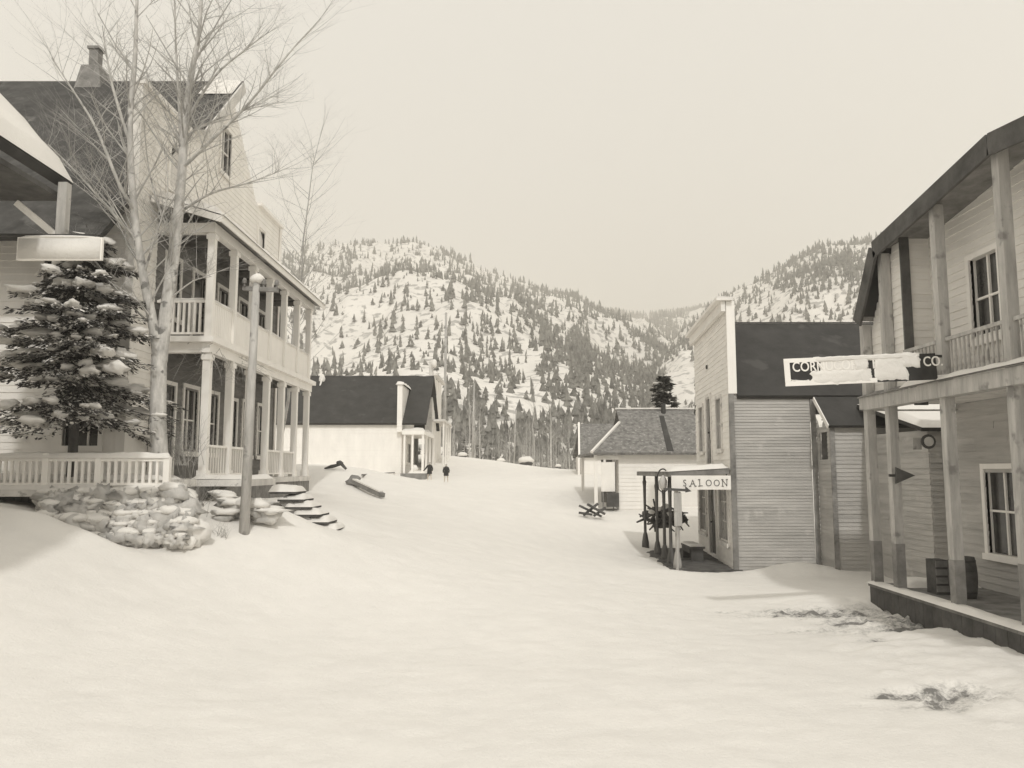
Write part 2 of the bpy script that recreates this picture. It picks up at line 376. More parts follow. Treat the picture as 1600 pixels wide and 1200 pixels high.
# add rock speckle to the mountain
def t1(sx,sy,p):
    n=cl(p,.016,3); v=.20+.9*max(0,n+.04)
    if sy<470: v=.12+1.0*max(0,n+.10)
    v+=1.3*ellip(sx,sy,760,600,75,105)*(.4+n) +1.0*ellip(sx,sy,720,660,60,70)+.8*ellip(sx,sy,950,640,110,70)*(.5+n*1.2)
    v+=1.0*ellip(sx,sy,850,540,28,60)+1.0*ellip(sx,sy,905,560,20,80)+.9*ellip(sx,sy,1030,600,60,70)
    v*= 1-.85*min(1,2*ellip(sx,sy,830,640,36,70)) if sx<870 and sy<690 else 1
    v*= 1-.9*min(1,2*ellip(sx,sy,830,560,22,60))
    v*= 1-.5*min(1,2*ellip(sx,sy,590,560,80,30))
    if sy>640 and 690<sx<1090: v+=1.6*min(1,(sy-640)/40)
    return v*.35
def t2(sx,sy,p):
    n=cl(p,.02,8); v=.22+1.1*max(0,n+.05)+.8*ellip(sx,sy,1290,430,110,45)-.6*ellip(sx,sy,1060,600,30,60); return v*.6
def t3(sx,sy,p):
    n=cl(p,.006,8); return 1.0 if n>-.12 else .12
P1=mountain('west_mountain',[(-500,330),(0,380),(300,430),(440,402),(480,386),(540,381),(600,386),(640,382),(700,397),(760,425),(800,437),(850,452),(900,462),(940,484),(990,505),(1030,530),(1060,562),(1100,615),(1150,660),(1250,690),(2000,700)],125,820,-2,2,t1,15000,(1.6,9),-400,1350,1.0)
P2=mountain('east_mountain',[(780,705),(900,690),(985,640),(1010,590),(1040,545),(1065,515),(1090,497),(1130,462),(1200,432),(1240,408),(1290,386),(1340,380),(1400,366),(1500,352),(1700,300),(2100,250)],140,640,-2,5,t2,7000,(1.5,7.5),850,1900,.9,nc=240)
P3=mountain('far_ridge',[(700,520),(900,486),(950,487),(985,491),(1020,490),(1060,487),(1100,482),(1200,470),(1400,460)],500,1500,40,9,t3,3000,(8,13),850,1250,.7,nc=120,nr=70)
def lowpoly_trees(name,pts,label,m='needlefar',seed=0):
    rg=np.random.RandomState(seed); k=6; tiers=3; n=len(pts); V=[];Fc=[]
    base=[]
    for ti in range(tiers):
        z0=.08+ti*.27; z1=z0+.46 if ti<2 else 1.0; r=.155*(1-.27*ti)
        base.append((z0,z1,r))
    P=np.array(pts); wf=np.where(P[:,3]<4.5,rg.uniform(1.0,2.6,n),rg.uniform(.7,1.45,n)); vp=tiers*(k+1); VV=np.zeros((n,vp,3)); FF=[]
    for ti,(z0,z1,r) in enumerate(base):
        o=ti*(k+1)
        for q in range(k):
            rr=wf*r*(1+rg.uniform(-.55,.55,n)); th=2*math.pi*q/k+rg.uniform(-.3,.3,n)
            VV[:,o+q,0]=P[:,0]+P[:,3]*rr*np.cos(th); VV[:,o+q,1]=P[:,1]+P[:,3]*rr*np.sin(th); VV[:,o+q,2]=P[:,2]+P[:,3]*(z0+rg.uniform(-.06,.06,n))-.5
            FF.append((o+q,o+(q+1)%k,o+k))
        VV[:,o+k,0]=P[:,0]+rg.uniform(-.07,.07,n)*P[:,3]; VV[:,o+k,1]=P[:,1]; VV[:,o+k,2]=P[:,2]+P[:,3]*z1-.5
    FF=np.array(FF); fc=(FF[None]+(np.arange(n)*vp)[:,None,None]).reshape(-1,3)
    me=bpy.data.meshes.new(name); me.from_pydata(VV.reshape(-1,3).tolist(),[],fc.tolist()); me.materials.append(M[m])
    o=bpy.data.objects.new(name,me); COL.objects.link(o); tag(o,label,'forest',kind='stuff')
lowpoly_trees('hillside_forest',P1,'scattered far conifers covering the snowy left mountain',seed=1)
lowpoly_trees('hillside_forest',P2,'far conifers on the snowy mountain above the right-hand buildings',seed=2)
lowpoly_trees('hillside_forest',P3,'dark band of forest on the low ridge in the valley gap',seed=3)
# ------------------------------------------------------------------ trees
def grow(tw,p,d,L_,r,dep,rg,up=.15,spread=.6,kids=3,n=4):
    p=Vector(p); d=Vector(d).normalized(); pts=[p.copy()]; st=4
    for i in range(st):
        d=(d+Vector((rg.gauss(0,.10),rg.gauss(0,.10),rg.gauss(0,.06)+up*.25))).normalized(); p=p+d*L_/st; pts.append(p.copy())
    tw.tube(pts,[r*(1-.75*i/st) for i in range(st+1)],n=n,cap=False)
    if dep<=0: return
    for k in range(kids):
        t=rg.uniform(.25,.98); i=min(st-1,int(t*st)); q=pts[i].lerp(pts[i+1],t*st-i)
        a=rg.uniform(0,6.283); s=Vector((math.cos(a),math.sin(a),rg.uniform(-.1,.5)))
        dd=(d*(1-spread)+s*spread).normalized()
        grow(tw,q,dd,L_*rg.uniform(.45,.7),r*(1-.7*t)*.62,dep-1,rg,up,spread,kids,3)
def limb(tr,tw,pix,r0,r1,rg,kids=8,L=(.6,1.6),dep=2,z_=0,kd=4):
    kids=int(kids*2.5)
    pts=[at(px,py,Yd) for px,py,Yd in pix]; 
    # resample smoothly
    out=[]; m=len(pts)
    for i in range(m-1):
        p0=pts[max(i-1,0)];p1=pts[i];p2=pts[i+1];p3=pts[min(i+2,m-1)]
        for k in range(4):
            t=k/4; out.append(.5*((2*p1)+(p2-p0)*t+(2*p0-5*p1+4*p2-p3)*t*t+(3*p1-p0-3*p2+p3)*t**3))
    out.append(pts[-1]); M_=len(out)-1
    tr.tube(out,[r0+(r1-r0)*i/M_ for i in range(M_+1)],n=8 if r0>.04 else 5,cap=False)
    for k in range(kids):
        t=rg.uniform(.12,1.0)*M_; i=min(M_-1,int(t)); q=out[i].lerp(out[i+1],t-i); d=(out[i+1]-out[i]).normalized()
        a=rg.uniform(0,6.283); s=Vector((math.cos(a),math.sin(a)*.8,rg.uniform(0,.6)))
        rr=r0+(r1-r0)*t/M_
        grow(tw,q,(d*.55+s*.6),rg.uniform(*L)*1.25,max(.0055,min(rr*.40,.024)),dep,rg,kids=kd)
rg=random.Random(11)
tb=at(250,748,16.9); T=thing('cottonwood_tree',(tb.x,tb.y,gz(tb.x,tb.y)),'tall bare forked tree with pale bark rising in front of the balconied hotel','tree')
tr=MB(); tw=MB()
limb(tr,tw,[(249,790,16.9),(250,735,16.9),(247,650,16.9),(249,555,16.9)],.205,.165,rg,0)
limb(tr,tw,[(249,565,16.9),(238,500,16.8),(224,430,16.7),(210,330,16.6),(203,200,16.6),(211,90,16.7),(214,0,16.8),(220,-90,16.9)],.125,.02,rg,12,(.8,1.8))
limb(tr,tw,[(250,565,16.9),(262,470,17.0),(275,370,17.1),(284,270,17.1),(290,180,17.2),(300,110,17.2),(311,50,17.2),(318,-60,17.3)],.16,.03,rg,14,(.8,2.0))
limb(tr,tw,[(283,280,17.1),(281,180,17.5),(275,80,17.7),(272,-40,17.8)],.05,.015,rg,8,(.6,1.3))
for pix,r0,kd in [([(210,330,16.6),(185,285,16.2),(150,200,15.9),(110,135,15.7),(80,90,15.5)],.045,9),
               ([(207,370,16.6),(165,320,16.3),(120,270,16.1),(75,225,16)],.035,8),
               ([(205,230,16.6),(180,150,16.4),(168,95,16.3),(160,40,16.2)],.04,8),
               ([(285,262,17.1),(335,215,16.7),(390,160,16.4),(450,85,16.2),(500,30,16)],.045,11),
               ([(283,330,17.1),(330,302,16.8),(390,285,16.5),(450,262,16.3)],.035,9),
               ([(290,190,17.2),(335,120,17),(380,80,16.8),(420,50,16.7)],.035,9),
               ([(288,215,17.2),(330,190,17.6),(390,170,18),(440,160,18.2)],.03,8),
               ([(275,375,17.1),(250,330,17.4),(232,260,17.6),(225,190,17.8)],.03,7),
               ([(262,470,17.0),(300,440,16.8),(330,432,16.6)],.02,4),
               ([(238,500,16.8),(215,470,16.4),(170,440,16.2)],.022,5),
               ([(224,430,16.7),(240,380,16.5),(262,300,16.4),(255,220,16.3)],.03,7)]:
    limb(tr,tw,pix,r0,.008,rg,kd,(.5,1.3))
tr.build('trunk','bark',T,True); tw.build('crown','twig',T,True)
# thin bare tree behind the hotel
def bare_far(base,h,label,seed,lean=0,kids=26,group=None,m='greybark',Lk=(.14,.30),r=.016,name='bare_tree'):
    rg=random.Random(seed); T=thing(name,base,label,'tree',group); b=Vector(base); tr=MB(); tw=MB(); st=9
    pts=[b+Vector((lean*(i/st)+rg.gauss(0,.01)*h*(i/st),rg.gauss(0,.008)*h,h*i/st-.3*(i==0))) for i in range(st+1)]
    tr.tube(pts,[h*r*(1-.9*i/st) for i in range(st+1)],n=7,cap=False)
    for k in range(kids):
        t=rg.uniform(.22,.99)*st; i=min(st-1,int(t)); q=pts[i].lerp(pts[i+1],t-i); a=rg.uniform(0,6.283)
        d=Vector((math.cos(a),math.sin(a),rg.uniform(.5,1.2)))
        grow(tw,q,d,h*rg.uniform(*Lk)*(1.15-.6*t/st),h*r*.28*(1-.7*t/st),2,rg,kids=3)
    tr.build('trunk',m,T,True); tw.build('crown','twig',T,True); return T
p=at(440,560,33); bare_far((p.x,p.y,2.4),at(490,200,33).z-2.4,'slender bare tree rising beyond the far end of the hotel porch',21,lean=1.2,kids=60,r=.0055)
p=at(420,560,31); bare_far((p.x-1.5,p.y+2,2.4),10.6,'second bare tree close behind the hotel, finer and shorter than its neighbour',22,lean=.8,kids=50,r=.0055)
p=at(861,738,66); bare_far((p.x,p.y,p.z),at(861,640,66).z-p.z+.8,'single pale bare tree standing at the edge of the snow beyond the street',23,kids=30,m='bark')
def conifer(base,h,rad,label,seed,whorls=15,per=9,group=None,m='needle',snowy=.25,z0=.12,dens=16,leaf=.2,name='conifer_tree',sexp=.8,frost=0,droop=.34,jit=.3):
    rg=random.Random(seed); T=thing(name,base,label,'tree',group); b=Vector(base); tr=MB(); ne=MB(); sn=MB(); fz=MB()
    tr.tube([b+Vector((0,0,-.3)),b+Vector((0,0,h*.5)),b+Vector((0,0,h))],[h*.020,h*.013,.01],n=7,cap=False)
    for w in range(whorls):
        t=z0+(1-z0)*(w+rg.uniform(-jit,jit))/whorls; t=max(z0,min(.985,t)); L0=rad*(1-t)**sexp*1.08/(1-z0)**sexp
        for k in range(per if t<.8 else max(4,per-3)):
            a=rg.uniform(0,6.283); L_=L0*rg.uniform(.5,1.18)+.06*rad; q=b+Vector((0,0,h*t+rg.uniform(-.03,.03)*h*jit)); pts=[]
            for s in range(5):
                u=s/4; pts.append(q+Vector((math.cos(a)*L_*u,math.sin(a)*L_*u,L_*(-droop*u+droop*.45*u*u))))
            tr.tube(pts,[max(.006,h*.004*(1-.8*i/4)) for i in range(5)],n=3,cap=False)
            for s in range(dens):
                u=rg.uniform(.12,1.03); i=min(3,int(u*4)); c=pts[i].lerp(pts[min(4,i+1)],min(1,u*4-i))
                wdt=L_*.34*(1.15-u)+.05*rad; off=rg.uniform(-1,1)*wdt
                c=c+Vector((-math.sin(a)*off,math.cos(a)*off,-abs(off)*.25+rg.uniform(-.05,.03)*rad*.5))
                l=leaf*rg.uniform(.6,1.3)*rad; aa=a+rg.uniform(-.9,.9)+off/wdt*.6
                d=Vector((math.cos(aa),math.sin(aa),rg.uniform(-.7,.15))).normalized(); sd=Vector((-math.sin(aa),math.cos(aa),rg.uniform(-.5,.5))).normalized()*l*.22
                tg=fz if rg.random()<frost else ne; n=len(tg.v); c=c+Vector((0,0,.03 if tg is fz else 0)); tg.v+= [tuple(c-sd),tuple(c+d*l*.55+sd*.9),tuple(c+d*l),tuple(c+d*l*.5-sd*1.1)]; tg.f.append((n,n+1,n+2,n+3))
            if rg.random()<snowy and t<.95:
                u=rg.uniform(.45,.98); i=min(3,int(u*4)); c=pts[i].lerp(pts[min(4,i+1)],u*4-i)
                l=rad*rg.triangular(.04,.19,.07)
                sn.blob(c+Vector((0,0,.03*rad)),(l*1.25,l*.7,l*.4),seed=rg.random()*50,nz=.8,nu=9,nv=6,yaw=a)
    tr.build('trunk','darkwood',T,True); ne.build('crown',m,T)
    if fz.v: fz.build('frosted_needles','snow',T)
    if sn.v: sn.build('snow_clumps','snow',T,True)
    return T
p=at(118,640,16.6); conifer((p.x,p.y,2.3),at(120,350,16.6).z-2.3,1.75,'dark spruce laden with snow clumps beside the white signboard',5,whorls=12,per=14,snowy=1.1,z0=.34,dens=170,leaf=.07,frost=.30,droop=.62,jit=.05,name='spruce_tree',sexp=.52,m='needlenear')
p=at(1041,760,44); conifer((p.x,p.y,p.z),at(1041,583,44).z-p.z,1.75,'dark pointed conifer standing behind the shingled cottage roof',6,whorls=22,per=10,snowy=.12,dens=22,name='conifer_tree')
# forest edge individuals
protoC=[]; protoB=[]
for s in range(4):
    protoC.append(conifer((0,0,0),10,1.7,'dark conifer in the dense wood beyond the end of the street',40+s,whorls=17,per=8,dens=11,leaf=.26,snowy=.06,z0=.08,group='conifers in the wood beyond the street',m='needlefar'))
for s in range(4):
    protoB.append(bare_far((0,0,0),9,'slender bare tree among the thicket at the end of the street',50+s,kids=26,group='bare trees at the end of the street',m='greybark' if s%2 else 'bark',Lk=(.12,.24),r=.010))
def copy_tree(o,parent=None):
    c=o.copy(); COL.objects.link(c); c.parent=parent
    for ch in o.children: copy_tree(ch,c)
    return c
used=set()
def put(proto,k,loc,s,rz):
    o=proto[k%len(proto)]
    if o.name in used: o=copy_tree(o)
    used.add(o.name); o.location=loc; o.scale=(s,s,s); o.rotation_euler=(0,0,rz)
rg=random.Random(31)
for i in range(64):     # conifers
    px=rg.uniform(690,1090) if i<56 else rg.uniform(380,700); Yd=rg.uniform(92,150); hpx=rg.uniform(30,70)
    if 820<px<880: hpx*=.75
    x=(px-800)/F_PX*Yd; g_=gz(x,min(Yd,124))-.3; put(protoC,i,(x,Yd,g_),(hpx+15)/F_PX*Yd/10,rg.uniform(0,6))
for i in range(96):
    px=rg.uniform(690,925) if i<80 else rg.uniform(925,1090); Yd=rg.uniform(74,105); x=(px-800)/F_PX*Yd; put(protoB,i,(x,Yd,gz(x,Yd)-.2),rg.uniform(.55,1.0)*(1.1 if i%5==0 else .8),rg.uniform(0,6))
# ------------------------------------------------------------------ HOTEL (left)
HX,HPX=-8.7,-7.35; Y0,Y1=17.8,28.9; ZF=2.6; Z2=6.0; ZR=8.95; RY,RZ=23.35,14.75
H=thing('hotel',(HX,Y0,ZF),'large white three-storey hotel with two-level columned porch and dark gabled roof','building')
Ff=Fr((HX,Y0,0),(0,1,0),(1,0,0)); Fs=Fr((HX,Y0,0),(-1,0,0),(0,-1,0)); LEN=Y1-Y0
def span(z):
    if z<11.8: return (0,LEN)
    a=(z-11.8); return (2.72+a, LEN-2.72-a)
rows=[(2.6,5.9,3.4,5.5)]
wd=[(1.6,2.5,ZF+.05,ZF+2.35),(3.1,4.0,ZF+.7,ZF+2.4),(4.6,5.5,ZF+.7,ZF+2.4),(6.2,7.1,ZF+.05,ZF+2.35),(7.7,8.6,ZF+.7,ZF+2.4),(9.2,10.1,ZF+.7,ZF+2.4)]
w2=[(1.7,2.5,Z2+.7,Z2+2.2),(3.4,4.2,Z2+.05,Z2+2.2),(5.2,6.0,Z2+.7,Z2+2.2),(7.0,7.8,Z2+.7,Z2+2.2),(8.8,9.6,Z2+.7,Z2+2.2)]
w3=[(4.95,5.75,11.7,13.1),(1.6,2.3,9.95,11.1),(8.6,9.3,9.95,11.1)]
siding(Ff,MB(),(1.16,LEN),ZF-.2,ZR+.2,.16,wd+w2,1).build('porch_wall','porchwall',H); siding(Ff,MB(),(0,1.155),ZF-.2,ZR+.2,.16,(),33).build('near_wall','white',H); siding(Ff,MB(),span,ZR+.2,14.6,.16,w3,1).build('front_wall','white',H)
w=MB(); Ff.box(w,2.5,2.56,-.4,-.03,ZF,9.5); 
wsd=[(.55,1.35,ZF+.75,ZF+2.3),(3.2,4.0,ZF+.75,ZF+2.3)]
siding(Fs,MB(),(0,13.3),ZF-.6,9.0,.16,wsd+[(1.2,2.0,Z2+.5,Z2+1.9)],2).build('side_wall','white',H)
for (F_,a_,b_,c_,d_,e_,f_) in ((Ff,-.10,.10,.036,.075,ZF-.3,11.8),(Fs,-.074,.16,.036,.075,ZF-.3,11.8),(Ff,LEN-.1,LEN+.1,.036,.075,ZF-.3,11.8)): F_.box(MB(),a_,b_,c_,d_,e_,f_).build('corner_trim','white',H)
for (a_,b_) in ((-.12,2.6),(LEN-2.6,LEN+.12)): Ff.box(MB(),a_,b_,-.1,.14,11.801,11.92).build('parapet_cap','white',H)
Ff.box(MB(),0,2.5,-.2,-.031,9.2,11.79).build('parapet_back','offwhite',H); Ff.box(MB(),LEN-2.5,LEN,-.2,-.031,9.2,11.79).build('parapet_back','offwhite',H)
for i,(a,b,c,d) in enumerate(wd):
    if c<ZF+.3: door(Ff,H,a,b,c,d,m='darkwood')
    else: window(Ff,H,a,b,c,d,2,2)
for a,b,c,d in w2+w3: (door(Ff,H,a,b,c,d) if c<Z2+.3 else window(Ff,H,a,b,c,d,2,2))
for a,b,c,d in wsd+[(1.2,2.0,Z2+.5,Z2+1.9)]: window(Fs,H,a,b,c,d,3 if c<5 else 2,2)
# dark rooms behind the panes
roof=MB(); XB=-22; ez=7.75; ey=RY-(RZ-ez)
roof.slab((XB,ey,ez),(HX-.03,ey,ez),(HX-.03,RY,RZ),(XB,RY,RZ),.14)
roof.slab((XB,RY+.002,RZ),(HX-.03,RY+.002,RZ),(HX-.03,2*RY-ey,ez),(XB,2*RY-ey,ez),.14)
# ridge part that oversails the gable
roof.slab((HX-.028,RY-2.6,RZ-2.6),(HX+.42,RY-2.6,RZ-2.6),(HX+.42,RY,RZ),(HX-.028,RY,RZ),.12)
ro=roof.build('roof','hotelroof',H)
mb=MB(); mb.beam((HX+.45,RY-2.75,RZ-2.95),(HX+.45,RY-.02,RZ-.22),.06,.30); mb.build('rake_board','offwhite',ro)
s=MB(); s.snow((HX-.6,RY-.9,RZ-.85),(HX+.40,RY-.9,RZ-.85),(HX+.40,RY-.1,RZ-.05),(HX-.6,RY-.1,RZ-.05),.10,8,6,3)
s.build('snow_patch','snow',ro,True)
cp=at(149,104,RY); ch=MB(); ch.hexa([(cp.x-.42,RY-.4,RZ-.5),(cp.x+.42,RY-.4,RZ-.5),(cp.x+.42,RY+.4,RZ-.5),(cp.x-.42,RY+.4,RZ-.5),(cp.x-.27,RY-.3,RZ+.38),(cp.x+.27,RY-.3,RZ+.38),(cp.x+.27,RY+.3,RZ+.38),(cp.x-.27,RY+.3,RZ+.38)]); ch.box(cp.x-.14,cp.x+.14,RY-.14,RY+.14,RZ+.381,RZ+.98); ch.box(cp.x-.19,cp.x+.19,RY-.19,RY+.19,RZ+.981,RZ+1.06)
ch.build('chimney','brick',ro)
# porch
fl=MB(); fl.box(HX+.04,HPX+.15,18.7,28.6,ZF-.16,ZF); fl.box(-14,HX-.02,16.4,17.76,ZF-.16,ZF); fl.box(HX-.018,HPX+.15,16.4,18.698,ZF-.16,ZF); fl.box(HPX+.152,-6.0,18.2,20.3,ZF-.16,ZF-.01); fl.build('porch_floor','offwhite',H)
sk=MB(); Fk=Fr((-14,16.5,0),(1,0,0),(0,-1,0)); n_=0
for i in range(46):
    u=i*.145; Fk.box(sk,u,u+.13,-.02,.0+random.uniform(0,.008),1.2,ZF-.165)
Fk2=Fr((HPX+.1,16.4,0),(0,1,0),(1,0,0))
for i in range(84):
    u=i*.145; Fk2.box(sk,u,u+.13,-.02,.0+random.uniform(0,.008),1.3,ZF-.165)
sk.build('porch_skirt','midwood',H)
py_=[19+1.55*i for i in range(7)]
for i,yy in enumerate(py_):
    q=MB(); q.box(HPX-.09,HPX+.09,yy-.09,yy+.09,ZF,Z2-.38); q.box(HPX-.12,HPX+.12,yy-.12,yy+.12,Z2-.55,Z2-.42); q.box(HPX-.12,HPX+.12,yy-.12,yy+.12,ZF+.002,ZF+.2)
    q.build('column','white',H)
    q=MB(); q.box(HPX-.085,HPX+.085,yy-.085,yy+.085,Z2+.02,ZR-.36); q.box(HPX-.115,HPX+.115,yy-.115,yy+.115,ZR-.52,ZR-.40); q.build('column','white',H)
q=MB(); q.box(HX+.04,HX+.2,18.92,19.08,ZF,Z2-.36); q.build('column','white',H)
mb=MB(); mb.box(HPX-.1,HPX+.1,18.85,28.6,Z2-.38,Z2-.14); mb.box(HX+.04,HPX-.102,18.9,19.1,Z2-.38,Z2-.14); mb.box(HX+.04,HPX+.22,18.72,28.7,Z2-.138,Z2)
mb.build('balcony_floor','white',H)
mb=MB(); mb.box(HPX-.1,HPX+.1,18.85,28.6,ZR-.36,ZR-.12); mb.box(HX+.04,HPX-.102,18.9,19.1,ZR-.36,ZR-.12); mb.build('porch_beam','white',H)
for zz_ in (ZR-.30,Z2-.30):
  for k in range(9): MB().box(HX+.04,HPX-.11,19.3+k*1.08,19.38+k*1.08,zz_,zz_+.155).build('porch_joist','midwood',H)
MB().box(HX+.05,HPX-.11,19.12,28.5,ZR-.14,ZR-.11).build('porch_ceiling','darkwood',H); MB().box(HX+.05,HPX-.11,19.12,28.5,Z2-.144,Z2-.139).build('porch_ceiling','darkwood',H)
pr=MB(); pr.slab((HPX+.38,18.45,ZR-.09),(HPX+.38,28.95,ZR-.09),(HX+.05,28.95,ZR+.42),(HX+.05,18.45,ZR+.42),.07); pr.build('porch_roof','midwood',H)
mb=MB(); mb.box(HPX+.385,HPX+.42,18.42,28.97,ZR-.24,ZR-.06); mb.beam((HPX+.40,18.43,ZR-.17),(HX+.06,18.43,ZR+.34),.03,.16); mb.build('porch_fascia','white',H)
MB().snow((HPX+.46,18.40,ZR-.085),(HPX+.46,28.98,ZR-.085),(HX+.06,28.98,ZR+.43),(HX+.06,18.40,ZR+.43),.17,70,9,4,nz=.3).build('porch_roof_snow','snow',H,True)
mb=MB(); Fr_=Fr((HPX,18.7,0),(0,1,0),(1,0,0)); Fq=Fr((HX+.05,19,0),(1,0,0),(0,-1,0))
for i in range(6):
    mb=MB(); a_,b_=py_[i]-18.7+.09,py_[i+1]-18.7-.09; rail(mb,Fr_,a_,b_,0,Z2,Z2+.95,.12); Fr_.box(mb,a_,b_,-.015,-.035+.05,Z2+.02,Z2+.9); mb.build('balcony_railing','white',H)
mb=MB(); rail(mb,Fq,.02,HPX-HX-.15,0,Z2,Z2+.92,.13,r=.026); mb.build('balcony_railing','white',H)
mb=MB()
for i in range(5): 
    if i!=2: mb=MB(); rail(mb,Fr_,py_[i]-18.7+.09,py_[i+1]-18.7-.09,0,ZF,ZF+.82,.16); mb.build('porch_railing','white',H)
s=MB(); s.snow((HPX-.05,19.1,Z2+.92),(HPX+.05,19.1,Z2+.92),(HPX+.05,28.2,Z2+.92),(HPX-.05,28.2,Z2+.92),.07,3,60,8,round_=.05)
s.snow((HX+.1,18.96,Z2+.92),(HPX-.1,18.96,Z2+.92),(HPX-.1,19.04,Z2+.92),(HX+.1,19.04,Z2+.92),.06,14,3,9,round_=.04)
s.snow((-13.5,16.42,ZF),(HPX+.1,16.42,ZF),(HPX+.1,17.6,ZF),(-13.5,17.6,ZF),.10,50,8,10)
s.snow((HPX+.02,18.25,ZF),(-6.03,18.25,ZF-.01),(-6.03,20.25,ZF-.01),(HPX+.02,20.25,ZF),.10,12,12,11)
s.build('porch_snow','snow',H,True)
# climbing vine on the porch
V_=thing('porch_vine',(HPX+.15,18.9,ZF),'leafless vine tangled round the near porch columns of the hotel','plant'); tw=MB(); rg=random.Random(77)
for k in range(46):
    a=Vector((HPX+rg.uniform(-.9,.25),rg.uniform(18.75,22.6),Z2-.15-rg.uniform(0,.25))); d=Vector((rg.gauss(0,.4),rg.gauss(0,.6),rg.uniform(-1,-.1)))
    grow(tw,a,d,rg.uniform(.5,1.1),.009,1,rg,up=-.1,kids=3,n=3)
for k in range(14):
    a=Vector((HPX+rg.uniform(-.9,.2),rg.uniform(18.6,19.2),ZF-.1)); grow(tw,a,(rg.gauss(0,.2),rg.gauss(0,.2),1),rg.uniform(.9,1.7),.009,2,rg,kids=3,n=3)
tw.build('stems','twig',V_,True)
# ---- stone bank, terrace railing, steps, pole
Wl=thing('retaining_wall',(-8.5,15.6,gz(-8.5,15.6)),'low wall of rounded pale boulders holding up the hotel terrace','wall'); st=MB(); sn=MB(); rg=random.Random(8)
for r_ in range(5):
    for k in range(13):
        px=76+k*17.5+rg.uniform(-5,5)+(8 if r_%2 else 0); 
        if px>300-r_*0: continue
        py=842-r_*16+rg.uniform(-3,3)-max(0,(140-px))*.45*(r_<3)
        p=at(px,py,15.25+r_*.14+rg.uniform(-.06,.06)); sz=rg.triangular(.12,.34,.16)
        st.blob(p,(sz*1.15,sz*.8,sz*.82),seed=rg.random()*90,nz=.8,fr=2.6,nu=14,nv=10,yaw=rg.uniform(0,3)); sn.blob(p+Vector((rg.uniform(-.1,.1),.10,-.05)),(sz*1.4,sz*.6,sz*.95),seed=rg.random()*40,nz=.5)
        if rg.random()<.8: sn.blob(p+Vector((rg.uniform(-.05,.05),-.02,sz*.62)),(sz*.95,sz*.7,sz*.35),seed=rg.random()*9,nz=.3)
st.build('boulders','rock',Wl,True); sn.build('snow_cap','snow',Wl,True)
TR=thing('terrace_railing',(-8.7,15.9,ZF-.35),'white wooden railing with snow on its top rail above the boulder wall','railing')
yR=15.9; a=at(72,715,yR); b=at(262,722,yR); zt=(a.z+b.z)/2+.03; zb=at(180,763,yR).z; Ft=Fr((a.x-1.6,yR,0),(1,0,0),(0,-1,0)); L_=b.x-a.x+1.6
mb=MB(); u0=0
for u1 in (1.62,1.62+1.05,L_):
    rail(mb,Ft,u0+.06,u1-.06,0,zb-.02,zt,.125,r=.024,w=.09); u0=u1
mb.build('balusters','white',TR)
for u in (0.0,1.62,1.62+1.05,L_):
    q=MB(); Ft.box(q,u-.06,u+.06,-.06,.06,zb-.25,zt+.03 if abs(u-1.62)>.1 else zt+.10); q.build('newel','white',TR)
mb=MB(); mb.box(a.x-1.7,b.x+.1,yR-.15,yR+.55,zb-.16,zb-.03); mb.build('base_plank','offwhite',TR)
s=MB(); s.snow((a.x-1.65,yR-.08,zt),(b.x+.05,yR-.08,zt),(b.x+.05,yR+.08,zt),(a.x-1.65,yR+.08,zt),.11,80,5,14,nz=.35,round_=.07)
s.snow((a.x-1.7,yR-.13,zb-.03),(b.x+.1,yR-.13,zb-.03),(b.x+.1,yR+.5,zb-.03),(a.x-1.7,yR+.5,zb-.03),.10,60,8,15,nz=.6)
s.build('snow_cap','snow',TR,True)
def steps(name,pts,w,label,n0=(1,0,0)):
    T=thing(name,pts[-1],label,'stairs'); s=MB()
    for k,p in enumerate(pts):
        p=Vector(p); q=MB(); q.box(p.x-w[0],p.x+w[0],p.y-w[1],p.y+w[1],p.z-.045,p.z); q.build('tread','darkwood',T)
        s.snow((p.x-w[0]-.02,p.y-w[1]-.02,p.z),(p.x+w[0]+.02,p.y-w[1]-.02,p.z),(p.x+w[0]+.02,p.y+w[1],p.z),(p.x-w[0]-.02,p.y+w[1],p.z),.11,16,8,k*3,nz=.9,round_=.12)
    if w[0]>.25:
        a_=Vector(pts[0]); b_=Vector(pts[-1])
        for sg in (-1,1):
            MB().beam(a_+Vector((0,sg*(w[1]-.06),-.16)),b_+Vector((0,sg*(w[1]-.06),-.16)),.05,.22).build('stringer','midwood',T)
    s.build('snow_cap','snow',T,True); return T
pp=[at(450+ k*12.5,768+k*11.5,19.3-.02*k) for k in range(6)]
steps('wooden_steps',[(p.x,p.y,p.z) for p in pp],(.30,.5),'snow-covered wooden steps descending from the hotel porch to the street')
T=thing('snow_capped_rocks',at(375,790,17.2),'cluster of snow-capped rocks half buried beside the leaning pole','rocks'); a_=MB(); b_=MB()
for k,(px,py,sz) in enumerate(((352,768,.22),(368,780,.26),(398,783,.30),(418,792,.24),(350,795,.2))):
    p=at(px,py+5,17.1-.08*k); a_.blob(p-Vector((0,0,.14)),(sz,sz*.8,sz*.6),seed=k*5,nz=.9,fr=2.4); b_.blob(p+Vector((0,0,.0)),(sz*1.35,sz*1.0,sz*.42),seed=k*7,nz=.7)
a_.build('rocks','rock',T,True); b_.build('snow_cap','snow',T,True)
P_=at(381,832,16.4); q=at(401,440,16.2); T=thing('utility_pole',(P_.x,P_.y,P_.z-.05),'weathered leaning pole standing in the snow in front of the hotel','pole')
MB().tube([(P_.x,P_.y,P_.z-.4),P_.lerp(q,.5),q],[.11,.09,.075],n=12).build('shaft','post',T,True)
mb=MB(); mb.beam(q+Vector((-.30,.1,-.12)),q+Vector((.48,-.1,-.20)),.08,.09); mb.build('crossarm','midwood',T)
